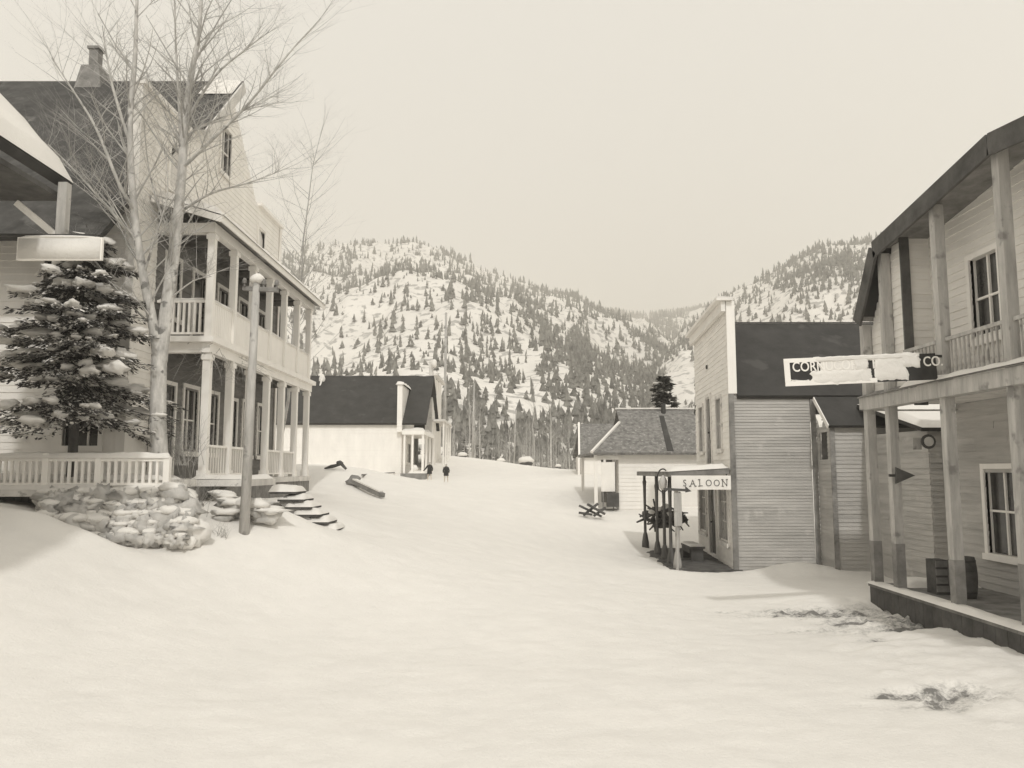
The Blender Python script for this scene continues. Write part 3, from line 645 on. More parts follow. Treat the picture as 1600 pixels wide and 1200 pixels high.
for dx in (-.25,.15,.42):
    c=q+Vector((dx,0,-.11-.06*dx)); MB().lathe(c,[(.02,0),(.02,.05),(.045,.06),(.05,.12),(.03,.17)],8).build('insulator','midwood',T)
MB().blob(q+Vector((.0,0,.06)),(.16,.14,.11),seed=3,nz=.3).build('snow_cap','snow',T,True)
# bushes / weeds
def bush(px,py,Yd,h,n,label,seed,name='bare_shrub'):
    p=at(px,py,Yd); T=thing(name,p,label,'shrub'); rg=random.Random(seed); tw=MB()
    for k in range(n):
        grow(tw,p+Vector((rg.gauss(0,.18)*h,rg.gauss(0,.1)*h,-.1)),(rg.gauss(0,.45),rg.gauss(0,.3),1),h*rg.uniform(.6,1.2),.007,2,rg,kids=3,n=3)
    tw.build('stems','twig',T,True)
bush(345,838,16,.4,12,'small tuft of dry weeds poking through the snow beside the pole',1,'dry_weeds')
bush(300,800,16,.75,22,'bare shrub at the right end of the boulder wall',2)
bush(285,720,17.5,.9,22,'tangled bare shrub against the hotel porch skirt',3)
# ------------------------------------------------------------------ near-left building
NX=-7.05; NY=12.55
Nb=thing('corner_house',(-8.2,NY,1.9),'two-storey white house at the left edge with snow on its porch eave','building')
Fn=Fr((-8.3,7,0),(0,1,0),(1,0,0)); Fe=Fr((-8.3,NY-.2,0),(-1,0,0),(0,1,0))
siding(Fn,MB(),(0,NY-7.2),1.6,7.6,.15,[(1.5,2.4,3.0,4.7),(3.4,4.3,3.0,4.7),(2.4,3.2,5.6,7.0)],9).build('front_wall','offwhite',Nb)
siding(Fe,MB(),(0,7),1.6,8.4,.15,(),10).build('side_wall','offwhite',Nb)
window(Fn,Nb,1.5,2.4,3.0,4.7); window(Fn,Nb,3.4,4.3,3.0,4.7); window(Fn,Nb,2.4,3.2,5.6,7.0)
ec=at(114,288,NY); ex,ezn=ec.x,ec.z
mb=MB(); mb.slab((ex,6.5,ezn),(ex,NY,ezn),(ex-3.2,NY,ezn+3.4),(ex-3.2,6.5,ezn+3.4),.16); mb.build('roof','tar',Nb)
MB().snow((ex-.0,NY+.02,ezn+.02),(ex,6.5,ezn+.02),(ex-3.0,6.5,ezn+3.22),(ex-3.0,NY+.02,ezn+3.22),.20,30,20,3,nz=.2,round_=.18).build('roof_snow','snow',Nb,True)
mb=MB(); mb.box(ex-1.3,ex-.1,6.6,NY-.05,ezn-.3,ezn-.22); mb.build('soffit','darkwood',Nb)
pq=at(97,370,NY-.3)
mb=MB(); mb.box(pq.x-.07,pq.x+.07,NY-.38,NY-.24,at(115,372,NY-.3).z,ezn-.1); mb.build('sign_hanger','post',Nb)
mb=MB(); mb.beam((pq.x-.1,NY-.31,ezn-.95),(pq.x-.75,NY-.31,ezn-.42),.06,.1); mb.build('brace','white',Nb)
Sg=at(115,389,NY-.6); T=thing('signboard',(Sg.x,NY-.6,Sg.z),'white snow-plastered signboard jutting out from the left-edge house','sign')
a=at(30,372,NY-.6); b=at(160,407,NY-.6); m_=MB(); m_.box(a.x,b.x,NY-.64,NY-.58,b.z,a.z); m_.build('board','white',T)
s=MB(); s.box(a.x+.02,b.x-.02,NY-.655,NY-.642,b.z+.02,a.z-.02); s.blob(((a.x+b.x)/2,NY-.61,a.z+.01),((b.x-a.x)*.5,.05,.03),nz=.2,nu=20,nv=6); s.build('snow_crust','snow',T,True)
MB().beam((a.x-.6,NY-.61,a.z+.05),(b.x-.1,NY-.61,a.z+.03),.04).build('bracket','iron',T)
# ------------------------------------------------------------------ SALOON
A=Vector((6.14,22.4,0)); B=Vector((6.62,28.5,0)); u=(B-A).normalized(); n=Vector((-u.y,u.x,0))
S=thing('saloon',(6.14,22.4,0),'tall false-fronted frame saloon with bare dark roof and weathered side wall','building')
Fa=Fr(A,u,n); W=(B-A).length; ZT=7.62
ops=[(1.05,1.85,3.45,4.95),(2.85,3.65,3.02,5.15),(4.4,5.2,3.45,4.95),(.45,1.75,.75,2.45),(2.4,3.6,.16,2.55),(4.2,5.5,.75,2.45)]
siding(Fa,MB(),(0,W),.02,ZT,.155,ops,3).build('front_wall','front',S)
for i,(a,b,c,d) in enumerate(ops):
    if i in (1,4): door(Fa,S,a,b,c,d,m='darkwood',frame='offwhite')
    else: window(Fa,S,a,b,c,d,1 if i<3 else 4,2 if i<3 else 3,frame='offwhite')
mb=MB(); Fa.box(mb,-.2,W+.2,-.16,.30,ZT+.002,ZT+.10); Fa.box(mb,-.1,W+.1,.037,.16,ZT-.30,ZT-.002); mb.build('cornice','front',S)
s=MB(); q=[Fa.p(-.2,-.16,ZT+.1),Fa.p(W+.2,-.16,ZT+.1),Fa.p(W+.2,.3,ZT+.1),Fa.p(-.2,.3,ZT+.1)]; s.snow(*q,.06,30,5,4); s.build('cornice_snow','snow',S,True)
mb=MB(); mb.box(A.x-.02,A.x+.22,22.33,22.36,4.96,ZT); mb.build('corner_board','white',S)
mb=MB(); mb.box(A.x-.02,A.x+.13,22.33,22.36,0,4.955); mb.box(A.x+2.28,A.x+2.42,22.33,22.36,0,4.92); mb.build('lower_corner_board','midwood',S)
mb=MB(); mb.prism([(A.x+.035,22.42,4.95),(A.x+.20,22.42,4.95),(A.x+.20,22.42,ZT),(A.x+.035,22.42,ZT)],(.45,5.6,0)); mb.build('false_front_back','midwood',S)
Fd=Fr((A.x+.13,22.4,0),(1,0,0),(0,-1,0))
siding(Fd,MB(),(0,2.15),0,4.95,.085,(),4).build('side_wall','weather',S)
rf=MB(); ry=25.45; rz=ZT-.02
rf.slab((A.x+.22,22.25,4.90),(12.5,22.25,4.90),(12.5,ry,rz),(A.x+.22,ry,rz),.12); rf.slab((A.x+.45,ry+.003,rz),(12.5,ry+.003,rz),(12.5,28.7,4.9),(A.x+.45,28.7,4.9),.12)
ro=rf.build('roof','tar',S)
s=MB(); s.snow((A.x+.4,ry-.10,rz-.06),(12.5,ry-.10,rz-.06),(12.5,ry+2.6,rz-2.1),(A.x+.4,ry+2.6,rz-2.1),.07,50,12,6,nz=.7); s.build('ridge_snow','snow',ro,True)
# wing behind
WX=8.60; WY=21.45
siding(Fr((WX,WY,0),(1,0,0),(0,-1,0)),MB(),(0,5.8),-.1,3.98,.11,(),5).build('wing_wall','weather2',S)
siding(Fr((WX,WY,0),(0,1,0),(-1,0,0)),MB(),(.0,.93),-.1,4.0,.11,[(.2,.75,3.1,3.9)],25).build('wing_end_wall','weather',S)
Fr((WX,WY,0),(0,1,0),(-1,0,0)).box(MB(),.2,.75,-.08,-.04,3.1,3.9).build('wing_vent','darkwood',S)
MB().box(WX-.045,WX+.09,WY-.06,WY-.038,-.1,3.96).build('wing_trim','midwood',S); MB().box(WX-.05,WX-.036,22.36,22.395,-.1,4.8).build('wing_trim','darkwood',S)
MB().slab((WX-.12,21.25,4.0),(14.5,21.25,4.0),(14.5,22.24,4.86),(WX-.12,22.24,4.86),.08).build('wing_roof','tar',S)
MB().beam((WX-.14,21.24,3.96),(WX-.14,22.2,4.80),.025,.12).build('wing_rake_board','white',S)
sm=MB(); c=Fa.p(3.3,.05,6.15); sm.blob(c,(.03,.07,.07),nz=.4); sm.build('vent_mark','darkwood',S)
# saloon awning
AX=4.62
Aw=thing('porch_awning',(5.3,25,0),'flat snow-topped porch roof on slim turned posts in front of the saloon','awning')
def fx(y): return A.x+(y-22.4)*u.x/u.y-.06
mb=MB(); mb.hexa([(AX-.2,22.35,2.62),(fx(22.35),22.35,2.70),(fx(28.3),28.3,2.70),(AX-.2,28.3,2.62),(AX-.2,22.35,2.76),(fx(22.35),22.35,2.86),(fx(28.3),28.3,2.86),(AX-.2,28.3,2.76)]); mb.build('deck','midwood',Aw)
s=MB(); s.snow((AX-.24,22.32,2.762),(AX-.24,28.3,2.762),(fx(28.3),28.3,2.862),(fx(22.35),22.32,2.862),.12,40,10,2,nz=.3); s.build('snow_cap','snow',Aw,True)
for yy in (22.55,23.45,24.4,25.6,27.9):
    g0=gz(AX,yy); q=MB(); q.lathe((AX,yy,g0-.1),[(.13,0),(.12,.28),(.075,.55),(.05,.62),(.045,1.5),(.055,2.2),(.07,2.35),(.05,2.42),(.05,2.74-g0)],10); o=q.build('post','darkpost' if yy>22.6 else 'post',Aw,True)
for yy in (23.45,24.4,25.6):
    g0=gz(AX,yy); q=MB(); q.blob((AX-.03,yy-.12,g0+.03),(.25,.2,.07),seed=yy); q.build('post_footing','darkwood',Aw,True)
sg=thing('saloon_sign',(5.3,22.2,2.35),'long white board lettered SALOON under the edge of the porch roof','sign')
a=at(1049,743,22.25); b=at(1142,765,22.25); mb=MB(); mb.box(a.x,b.x,22.22,22.27,b.z,a.z); mb.build('board','white',sg)
Fg=Fr((a.x,22.22,0),(1,0,0),(0,-1,0)); hgt=a.z-b.z; 
x0=.36
for i,chh in enumerate('SALOON'):
    uu=x0+i*.222; zz=b.z+hgt*.24
    textmesh(chh,.265,.012,Fg,uu,.008,zz,'darkwood',sg,name='letter',sx=.86,bold=-.003)
mb=MB(); zz=b.z+hgt*.24
def serif(u_,w_,top=False): 
    z_=zz+(.183 if top else 0); Fg.box(mb,u_-w_/2,u_+w_/2,.0145,.018,z_-.008,z_+.012)
P5=.222
for a_,t_s in ((P5-.075,0),(P5+.075,0),(2*P5-.045,0),(2*P5-.045,1),(5*P5-.06,0),(5*P5-.065,1),(5*P5+.06,1)): serif(x0+a_,.06,bool(t_s))
mb.build('serifs','darkwood',sg)
mb=MB(); mb.beam((a.x+.2,22.30,a.z-.02),(a.x+.2,22.30,2.64),.03); mb.beam((b.x-.1,22.30,a.z-.02),(b.x-.1,22.30,2.70),.03); mb.build('hanger','iron',sg)
# lantern + notice board at the near awning post
ln=at(1036,748,22.9); T=thing('street_lantern',(ln.x,22.9,ln.z),'small arched iron lantern fixed at the left corner of the saloon porch','lantern')
mb=MB(); pts=[(ln.x+.16*math.cos(t),22.9,ln.z+.02+.26*math.sin(t)) for t in [math.pi*k/10 for k in range(11)]]; mb.tube(pts,.02,6); mb.tube([(ln.x-.16,22.9,ln.z+.03),(ln.x-.13,22.9,ln.z-.3),(ln.x,22.9,ln.z-.42),(ln.x+.13,22.9,ln.z-.3),(ln.x+.16,22.9,ln.z+.03)],.018,6); mb.build('frame','iron',T,True)
MB().lathe((ln.x,22.9,ln.z-.32),[(.05,0),(.10,.08),(.12,.25),(.07,.36),(.02,.42)],10).build('globe','cloth',T,True)
MB().blob((ln.x,22.9,ln.z-.17),(.07,.07,.09),nz=.1).build('burner','darkwood',T,True)
nb=at(1060,800,22.1); T=thing('notice_post',(nb.x,22.1,gz(nb.x,22.1)),'pale square post with a narrow vertical board beside the saloon porch','sign')
a=at(1058,890,22.1); t_=at(1061,768,22.1); MB().tube([(a.x,22.1,a.z-.2),(t_.x,22.1,t_.z)],.045,8).build('post','post',T)
c1=at(1053,770,22.0); c2=at(1066,822,22.0); MB().box(c1.x,c2.x,22.0,22.05,c2.z,c1.z).build('board','post',T)
c1=at(1037,764,22.0); c2=at(1073,766,22.0); mb=MB(); mb.beam(c1,c2,.06,.07); mb.prism([(c2.x-.03,22.0,c2.z-.06),(c2.x-.03,22.0,c2.z+.11),(c2.x+.13,22.0,c2.z-.03)],(0,.05,0)); mb.build('arm','darkwood',T)
# boardwalk, bench
bw=thing('boardwalk',(5.4,24.5,.02),'dark bare plank walk sheltered under the saloon porch','boardwalk'); mb=MB()
for k in range(15):
    y_=22.15+k*.4; g0=.10; mb.box(AX-.15+random.uniform(-.06,.06),fx(y_)+.02,y_,y_+.385,g0-.06,g0+random.uniform(0,.01))
mb.build('planks','earth',bw)
ed=MB(); ed.box(AX+.1,A.x+.15,22.05,22.13,-.05,.10); ed.build('edge_board','darkwood',bw)
bt=thing('bench',(5.55,24.5,.1),'low dark bench with snow by the saloon windows','bench')
for nm,bx in (('seat',(5.3,5.75,24.0,25.3,.48,.54)),('leg',(5.34,5.7,24.05,24.1,.10,.478)),('leg',(5.34,5.7,25.2,25.25,.10,.478)),('front_board',(5.30,5.33,24.1,25.2,.34,.478))): MB().box(*bx).build(nm,'darkwood',bt)
MB().snow((5.3,24.0,.54),(5.75,24.0,.54),(5.75,25.3,.54),(5.3,25.3,.54),.05,8,12,2).build('snow_cap','snow',bt,True)
# ------------------------------------------------------------------ RIGHT BUILDING
RX=7.4; PF=.53
Q=thing('trading_store',(RX,16.4,0),'two-storey weathered store with tall porch posts and gambrel roof at the right edge','building')
EX=7.22
prof=[atX(1341,492,EX),atX(1366,378,EX),atX(1490,262,EX)]
prof=[(p.y,p.z) for p in prof]; sl=(prof[2][1]-prof[1][1])/(prof[2][0]-prof[1][0])
ya=prof[2][0]-1.0; prof.append((ya,prof[2][1]-sl*1.0)); prof.append((ya-4.0,prof[-1][1]+sl*4)); prof.append((ya-4.7,prof[-1][1]-1.5))
rf=MB(); bk=MB()
for i in range(len(prof)-1):
    (ya_,za_),(yb_,zb_)=prof[i],prof[i+1]
    rf.slab((EX,ya_,za_),(19,ya_,za_),(19,yb_-.0,zb_),(EX,yb_,zb_),-.10)
    bk.beam((EX-.03,ya_,za_-.17),(EX-.03,yb_,zb_-.17),.05,.34)
rf.build('roof','tar',Q); bk.build('rake_board','darkwood',Q)
def roofz(y):
    P=sorted(prof); return float(np.interp(y,[p[0] for p in P],[p[1] for p in P]))
sf=MB()
for i in range(len(prof)-1):
    (ya_,za_),(yb_,zb_)=prof[i],prof[i+1]; sf.slab((EX+.02,ya_,za_-.14),(9.1,ya_,za_-.14),(9.1,yb_,zb_-.14),(EX+.02,yb_,zb_-.14),.03)
sf.build('soffit','midwood',Q)
yp=[16.4,15.45,13.45,11.6,9.7]
for k,yy in enumerate(yp):
    q=MB(); q.box(RX-.085,RX+.085,yy-.085,yy+.085,PF,min(roofz(yy),8.4)-.2); q.build('porch_post','post',Q); MB().box(RX-.088,RX+.088,yy-.088,yy+.088,PF+.01,PF+.85+.2*math.sin(k*3)).build('post_base','midwood',Q)
# platform
mb=MB(); 
for k in range(58): y_=16.5-k*.15; mb.box(RX-.15,9.2,y_-.142,y_,PF-.06,PF-random.uniform(0,.006))
mb.build('platform_planks','midwood',Q)
mb=MB(); 
for k in range(30): y_=16.47-k*.3; mb.box(RX-.13,RX-.10+random.uniform(0,.01),y_-.29,y_,-.2,PF-.062)
for k in range(7): x_=RX-.09+k*.27; mb.box(x_,x_+.26,16.42,16.46,-.2,PF-.062)
mb.build('platform_skirt','darkwood',Q)
s=MB(); s.snow((RX-.2,16.5,PF),(RX+.12,16.5,PF),(RX+.12,8.6,PF),(RX-.2,8.6,PF),.05,6,70,4,nz=1.2,round_=.1)
s.snow((RX+.3,16.45,PF),(9.1,16.45,PF),(9.1,15.7,PF),(RX+.3,15.7,PF),.14,16,10,6,nz=.5,round_=.25); s.build('platform_snow','snow',Q,True)
BZ=4.05
mb=MB(); mb.box(RX-.16,RX+.1,8.6,16.5,BZ-.02,BZ+.24); mb.box(RX-.16,9.2,16.3,16.5,BZ-.021,BZ+.0); mb.build('balcony_beam','post',Q)
mb=MB(); mb.box(RX+.102,9.2,8.6,16.45,BZ+.12,BZ+.22); mb.build('balcony_floor','offwhite',Q)
mb=MB(); mb.slab((RX-.2,8.6,BZ+.26),(RX-.2,16.5,BZ+.26),(RX+.05,16.5,BZ+.36),(RX+.05,8.6,BZ+.36),-.02); mb.build('drip_board','midwood',Q)
s=MB(); s.snow((RX-.24,14.6,BZ+.26),(RX-.24,9,BZ+.26),(RX-.02,9,BZ+.34),(RX-.02,14.6,BZ+.34),.06,40,5,3,nz=1.0); s.build('balcony_snow','snow',Q,True)
BX=8.05
Fb=Fr((RX+.12,8.6,0),(0,1,0),(-1,0,0)); Fb2=Fr((BX,8.6,0),(0,1,0),(-1,0,0))
def ylim(z_):
    for k in range(200):
        y_=16.9-k*.02
        if roofz(y_)-.2>z_: return y_
    return 13.0
yb0=14.95-8.6
siding(Fb,MB(),lambda z_:(yb0,max(yb0+.05,min(7.85,ylim(z_)-8.6))),BZ+.36,7.3,.14,(),6).build('bay_wall','front',Q)
siding(Fb2,MB(),(0,yb0+.1),BZ+.22,7.75,.14,[(1.2,2.0,BZ+.3,BZ+2.3),(4.2,5.0,BZ+1.0,BZ+2.4)],7).build('upper_wall','front',Q)
door(Fb2,Q,1.2,2.0,BZ+.3,BZ+2.3); window(Fb2,Q,4.2,5.0,BZ+1.0,BZ+2.4)
siding(Fr((RX+.12,14.95,0),(1,0,0),(0,-1,0)),MB(),(0,BX-RX-.1),BZ+.3,7.45,.14,(),27).build('bay_return_wall','front',Q); MB().box(RX+.05,RX+.22,14.86,14.91,BZ+.3,7.4).build('corner_board','darkwood',Q)
Fr2=Fr((RX,8.6,0),(0,1,0),(-1,0,0))
for (a,b) in ((1.2,2.9),(3.1,4.75),(4.95,6.2)): mb=MB(); rail(mb,Fr2,a,b,0,BZ+.25,BZ+1.0,.12,r=.014,w=.06); mb.build('balcony_railing','post',Q)
mb=MB(); siding(Fr((9.2,8.6,0),(0,1,0),(-1,0,0)),mb,(0,7.8),PF,BZ+.1,.14,[(1.0,2.0,PF+.05,PF+2.2),(3.0,4.6,PF+.7,PF+2.3),(5.4,6.9,PF+.7,PF+2.3)],8); mb.build('store_wall','weather',Q)
Fs2=Fr((9.2,8.6,0),(0,1,0),(-1,0,0)); door(Fs2,Q,1.0,2.0,PF+.05,PF+2.2); window(Fs2,Q,3.0,4.6,PF+.7,PF+2.3,3,2); window(Fs2,Q,5.4,6.9,PF+.7,PF+2.3,3,2)
siding(Fr((9.2,16.4,0),(1,0,0),(0,1,0)),MB(),(0,9.5),0,5.5,.14,(),9).build('end_wall','weather2',Q)
# store sign
yS=13.35; a=at(1226,558,yS); b=at(1462,602,yS); T=thing('store_sign',(b.x,yS,a.z),'long dark hanging sign with white border, half plastered with snow, across the street corner','sign')
c_a=at(1462,552,yS); tl=at(1226,562,yS); bl=at(1226,603,yS); br=at(1462,588,yS)
us=(c_a-tl); us.y=0; ang=math.atan2(us.z,us.x); LW=us.length; HH=tl.z-bl.z
class FrS(Fr):
    def p(s,u_,n_,z_): return (tl.x+u_*math.cos(ang)-(z_)*math.sin(ang)*-1*-1, yS-n_, bl.z+u_*math.sin(ang)+z_*math.cos(ang))
FS=FrS((0,0,0),(1,0,0),(0,-1,0))
mb=MB(); FS.box(mb,0,LW,-.02,.02,0,HH); mb.build('board','black',T)
mb=MB(); FS.box(mb,-.01,LW*.6,.021,.035,-.01,.07); FS.box(mb,-.01,LW*.6,.021,.035,HH-.06,HH+.01); FS.box(mb,-.01,.085,.021,.035,.071,HH-.061); mb.build('border','white',T)
textmesh('CORNUCOPIA TRADING CO.',.235,.012,FS,.125,.028,HH*.52,'white',T,sx=.82,bold=.002)
textmesh('PI',.2,.012,FS,1.50,.028,HH*.18,'white',T,sx=.9,bold=.002)
s=MB(); 
def crust(u0,u1,z0,z1,th,seed,amp=.03):
    nu=max(4,int((u1-u0)/.012)); nv=14; st_=len(s.v)
    for j in range(nv+1):
        for i in range(nu+1):
            Vv=j/nv; U=u0+(u1-u0)*i/nu+(.05*noise.fractal(Vector((Vv*3,seed*2,i/nu*2)),1,2,3)); e0=amp*1.3*noise.fractal(Vector((U*5,seed,0)),1,2,4); e1=amp*1.3*noise.fractal(Vector((U*5,seed+9,0)),1,2,4)
            Z=(z0+e0)*(1-Vv)+(z1+e1)*Vv; ed=min(1,4*min(Vv,1-Vv),8*min(i/nu,1-i/nu)); 
            s.v.append(FS.p(U,.022+th*math.sqrt(ed)*(1+.35*noise.noise(Vector((U*9,Z*9,seed)))),Z))
    for j in range(nv):
        for i in range(nu): k=st_+j*(nu+1)+i; s.f.append((k,k+1,k+nu+2,k+nu+1))
crust(.44,1.46,.0,HH*.52,.022,1,.04); crust(.60,1.30,HH*.46,HH-.03,.007,2,.02); crust(1.18,1.42,HH*.42,HH+.0,.022,8,.04); crust(1.52,2.08,.02,HH+.01,.025,3,.03); crust(1.98,2.30,HH*.5,HH+.01,.025,5,.05)
crust(.5,2.3,HH-.07,HH+.02,.03,6,.01); crust(.08,.40,.06,HH*.2,.01,7)
s.build('snow_crust','snow',T,True)
mb=MB(); mb.beam(FS.p(LW,0,HH*.9),(RX-.05,yS+.05,FS.p(LW,0,HH*.9)[2]),.04); mb.build('bracket','iron',T)
# porch clutter
T=thing('pennant_sign',(RX+.1,15.35,2.9),'dark triangular pennant-shaped board pointing right on the second porch post','sign')
a=at(1400,730,15.2); b=at(1400,756,15.2); c=at(1430,743,15.2); MB().prism([(a.x,15.2,a.z),(b.x,15.2,b.z),(c.x,15.2,c.z)],(0,.04,0)).build('board','darkwood',T)
MB().beam((a.x-.12,15.24,(a.z+b.z)/2),(a.x+.02,15.24,(a.z+b.z)/2),.05).build('bracket','iron',T)
T=thing('hanging_sign',(RX+.6,14.6,3.7),'small dark hanging board under the store balcony','sign')
a=at(1428,620,14.6); b=at(1450,633,14.6); MB().box(a.x,b.x,14.58,14.61,b.z,a.z).build('board','darkwood',T)
mb=MB(); mb.beam((a.x+.03,14.6,a.z),(a.x+.03,14.6,BZ+.12),.012); mb.beam((b.x-.03,14.6,a.z),(b.x-.03,14.6,BZ+.12),.012); mb.build('chain','iron',T)
def barrel(x,y,z,h,r,label):
    T=thing('barrel',(x,y,z),label,'barrel',None); MB().lathe((x,y,z),[(r*.85,0),(r*.97,h*.25),(r,h*.5),(r*.97,h*.75),(r*.85,h),(r*.78,h),(r*.78,h-.03)],16).build('staves','darkwood',T,True)
    for t in (.12,.36,.64,.88): MB().lathe((x,y,z+h*t),[(r*(.905+.105*(1-abs(t-.5)*2)),0),(r*(.905+.105*(1-abs(t-.5)*2)),.035)],16).build('hoop','iron',T,True)
p=at(1466,900,15.0); 
T=thing('wooden_crate',(p.x,15.0,PF),'upright dark crate behind the third porch post of the store','crate')
MB().box(p.x-.09,p.x+.16,14.9,15.25,PF,PF+.62).build('box','darkwood',T); mb=MB()
for k in range(4): mb.box(p.x-.095,p.x+.165,14.88,14.898,PF+.05+k*.15,PF+.16+k*.15)
mb.build('slats','midwood',T)
barrel(at(1500,900,14.6).x+.05,14.6,PF,.72,.24,'dark wooden barrel against the store wall on the porch platform')
# lean-to shed between store and saloon
LT=thing('lean_to_shed',(9.75,19.2,0),'low shed with snow along its eave seen behind the store porch posts','shed')
FL=Fr((9.75,18.6,0),(1,0,0),(0,-1,0)); siding(FL,MB(),(0,4.2),0,3.75,.13,[(.35,.62,2.2,3.15)],12).build('wall','weather',LT)
siding(Fr((9.75,18.6,0),(0,1,0),(-1,0,0)),MB(),(0,3.0),0,3.75,.13,(),13).build('end_wall','weather',LT)
window(FL,LT,.35,.62,2.2,3.15,1,2,frame='darkwood',tw=.05)
mb=MB(); mb.slab((9.5,18.4,3.78),(14,18.4,3.78),(14,21.8,4.6),(9.5,21.8,4.6),.08); mb.build('roof','tar',LT)
MB().snow((9.5,18.38,3.785),(14,18.38,3.785),(14,21.8,4.61),(9.5,21.8,4.61),.14,50,16,7,nz=.4).build('roof_snow','snow',LT,True)
T=thing('round_sign',(9.9,18.4,3.4),'pale round sign mounted over the shed window','sign'); c=at(1450,690,18.45)
mb=MB(); mb.tube([(c.x,18.45,c.z),(c.x,18.42,c.z)],.17,16); mb.build('rim','darkwood',T); MB().tube([(c.x,18.419,c.z),(c.x,18.40,c.z)],.11,16).build('face','cloth',T)
c=at(1435,693,18.45); T=thing('poster',(c.x,18.5,c.z),'small square faded poster beside the round sign','poster'); MB().box(c.x-.10,c.x+.10,18.50,18.52,c.z-.14,c.z+.14).build('sheet','post',T)
# ------------------------------------------------------------------ COTTAGE
CG=1.15; K=thing('cottage',(3.9,34,CG),'single-storey white cottage with mottled shingle roof beyond the saloon','building')
yE,yRg=33.6,37.2; eL=at(925,707,yE); eR=at(1125,707,yE); rL=at(963,640,yRg); zE=eL.z; zR_=rL.z; t_=.5
m1=Vector((rL.x,yRg-(yRg-yE)*.33,zR_-(zR_-zE)*.33))
rf=MB(); th=.10
rf.prism([(rL.x,yRg,zR_),(m1.x,m1.y,m1.z),(eL.x,yE,zE),(10.5,yE,zE),(10.5,yRg,zR_)],(0,.03,-th))
rf.prism([(rL.x,yRg+.002,zR_),(m1.x,2*yRg-m1.y,m1.z),(eL.x,2*yRg-yE,zE),(10.5,2*yRg-yE,zE),(10.5,yRg+.002,zR_)],(0,-.03,-th))
rf.prism([(m1.x-.002,m1.y,m1.z),(eL.x-.002,yE,zE),(eL.x-.002,2*yRg-yE,zE),(m1.x-.002,2*yRg-m1.y,m1.z)],(.03,0,-th))
ro=rf.build('roof','shingle',K)
mb=MB(); mb.beam((eL.x-.02,yE,zE+.01),(m1.x-.02,m1.y,m1.z+.02),.10,.10); mb.beam((rL.x-.05,yRg,zR_+.05),(10.5,yRg,zR_+.05),.16,.07); mb.build('ridge_snow','snow',ro)
pc=at(1036,640,yRg-.2); mb=MB(); mb.tube([(pc.x,yRg-.3,zR_-.4),(pc.x,yRg-.3,zR_+.28)],.11,10); mb.build('stovepipe','iron',ro)
sp=MB(); a=at(1034,652,36.6); b=at(1046,704,33.8)
def rs(x,y): return zE+(y-yE)*(zR_-zE)/(yRg-yE)
sp.hexa([(a.x-.12,36.6,rs(0,36.6)-.02),(a.x+.10,36.6,rs(0,36.6)-.02),(b.x+.16,33.7,rs(0,33.7)-.02),(b.x-.12,33.7,rs(0,33.7)-.02),(a.x-.12,36.6,rs(0,36.6)+.02),(a.x+.10,36.6,rs(0,36.6)+.02),(b.x+.16,33.7,rs(0,33.7)+.02),(b.x-.12,33.7,rs(0,33.7)+.02)]); sp.build('dark_roof_strip','tar',ro)  # thin dark strip laid on the roof slope, from near the stovepipe to the eave
wL=at(967,750,34.0).x; Fc=Fr((wL,34.0,0),(1,0,0),(0,-1,0)); siding(Fc,MB(),(0,6),CG-.6,zE-.02,.16,(),14).build('side_wall','white',K)
Fc2=Fr((wL,34.0,0),(0,1,0),(-1,0,0)); siding(Fc2,MB(),(0,6.2),CG-.4,zE,.16,[(.6,1.5,CG+.02,CG+2.05),(2.6,3.6,CG+.7,CG+2.0)],15).build('front_wall','offwhite',K); door(Fc2,K,.6,1.5,CG+.02,CG+2.05,frame='offwhite'); window(Fc2,K,2.6,3.6,CG+.7,CG+2.0)
for yy in (33.95,40.2):
    x_=at(931,750,33.95).x; MB().box(x_-.07,x_+.07,yy-.07,yy+.07,CG-.5,zE-.1).build('porch_post','white',K)
mb=MB(); mb.box(at(931,750,33.95).x-.06,wL,33.92,34.0,zE-.30,zE-.12); mb.build('porch_beam','white',K)
mb=MB(); mb.box(eL.x+.1,wL,34.0,40.2,CG-.1,CG+.02); mb.build('porch_floor','midwood',K)
mb=MB(); x1_=at(936,750,40).x-.2; mb.box(at(940,750,36).x,at(966,750,36).x,36.1,36.16,CG,zE-.1); mb.build('porch_screen','midwood',K)
T=thing('notice_board',(3.95,33.9,2.4),'pale rectangular board standing in the cottage porch','sign'); a=at(939,722,33.88); b=at(961,768,33.88); MB().box(a.x,b.x,33.85,33.88,b.z,a.z).build('board','white',T); MB().box(a.x+.1,a.x+.2,33.84,33.86,a.z,a.z+.18).build('finial','white',T)
mb=MB(); mb.box(a.x+.05,a.x+.1,33.88,33.92,CG-.1,b.z); mb.box(b.x-.1,b.x-.05,33.88,33.92,CG-.1,b.z); mb.build('leg','midwood',T)
T=thing('wooden_crate',(4.3,33.8,CG),'dark crate on the ground below the cottage porch board','crate'); a=at(948,770,33.7); b=at(967,792,33.7); MB().box(a.x,b.x,33.6,33.9,b.z,a.z).build('box','darkwood',T)
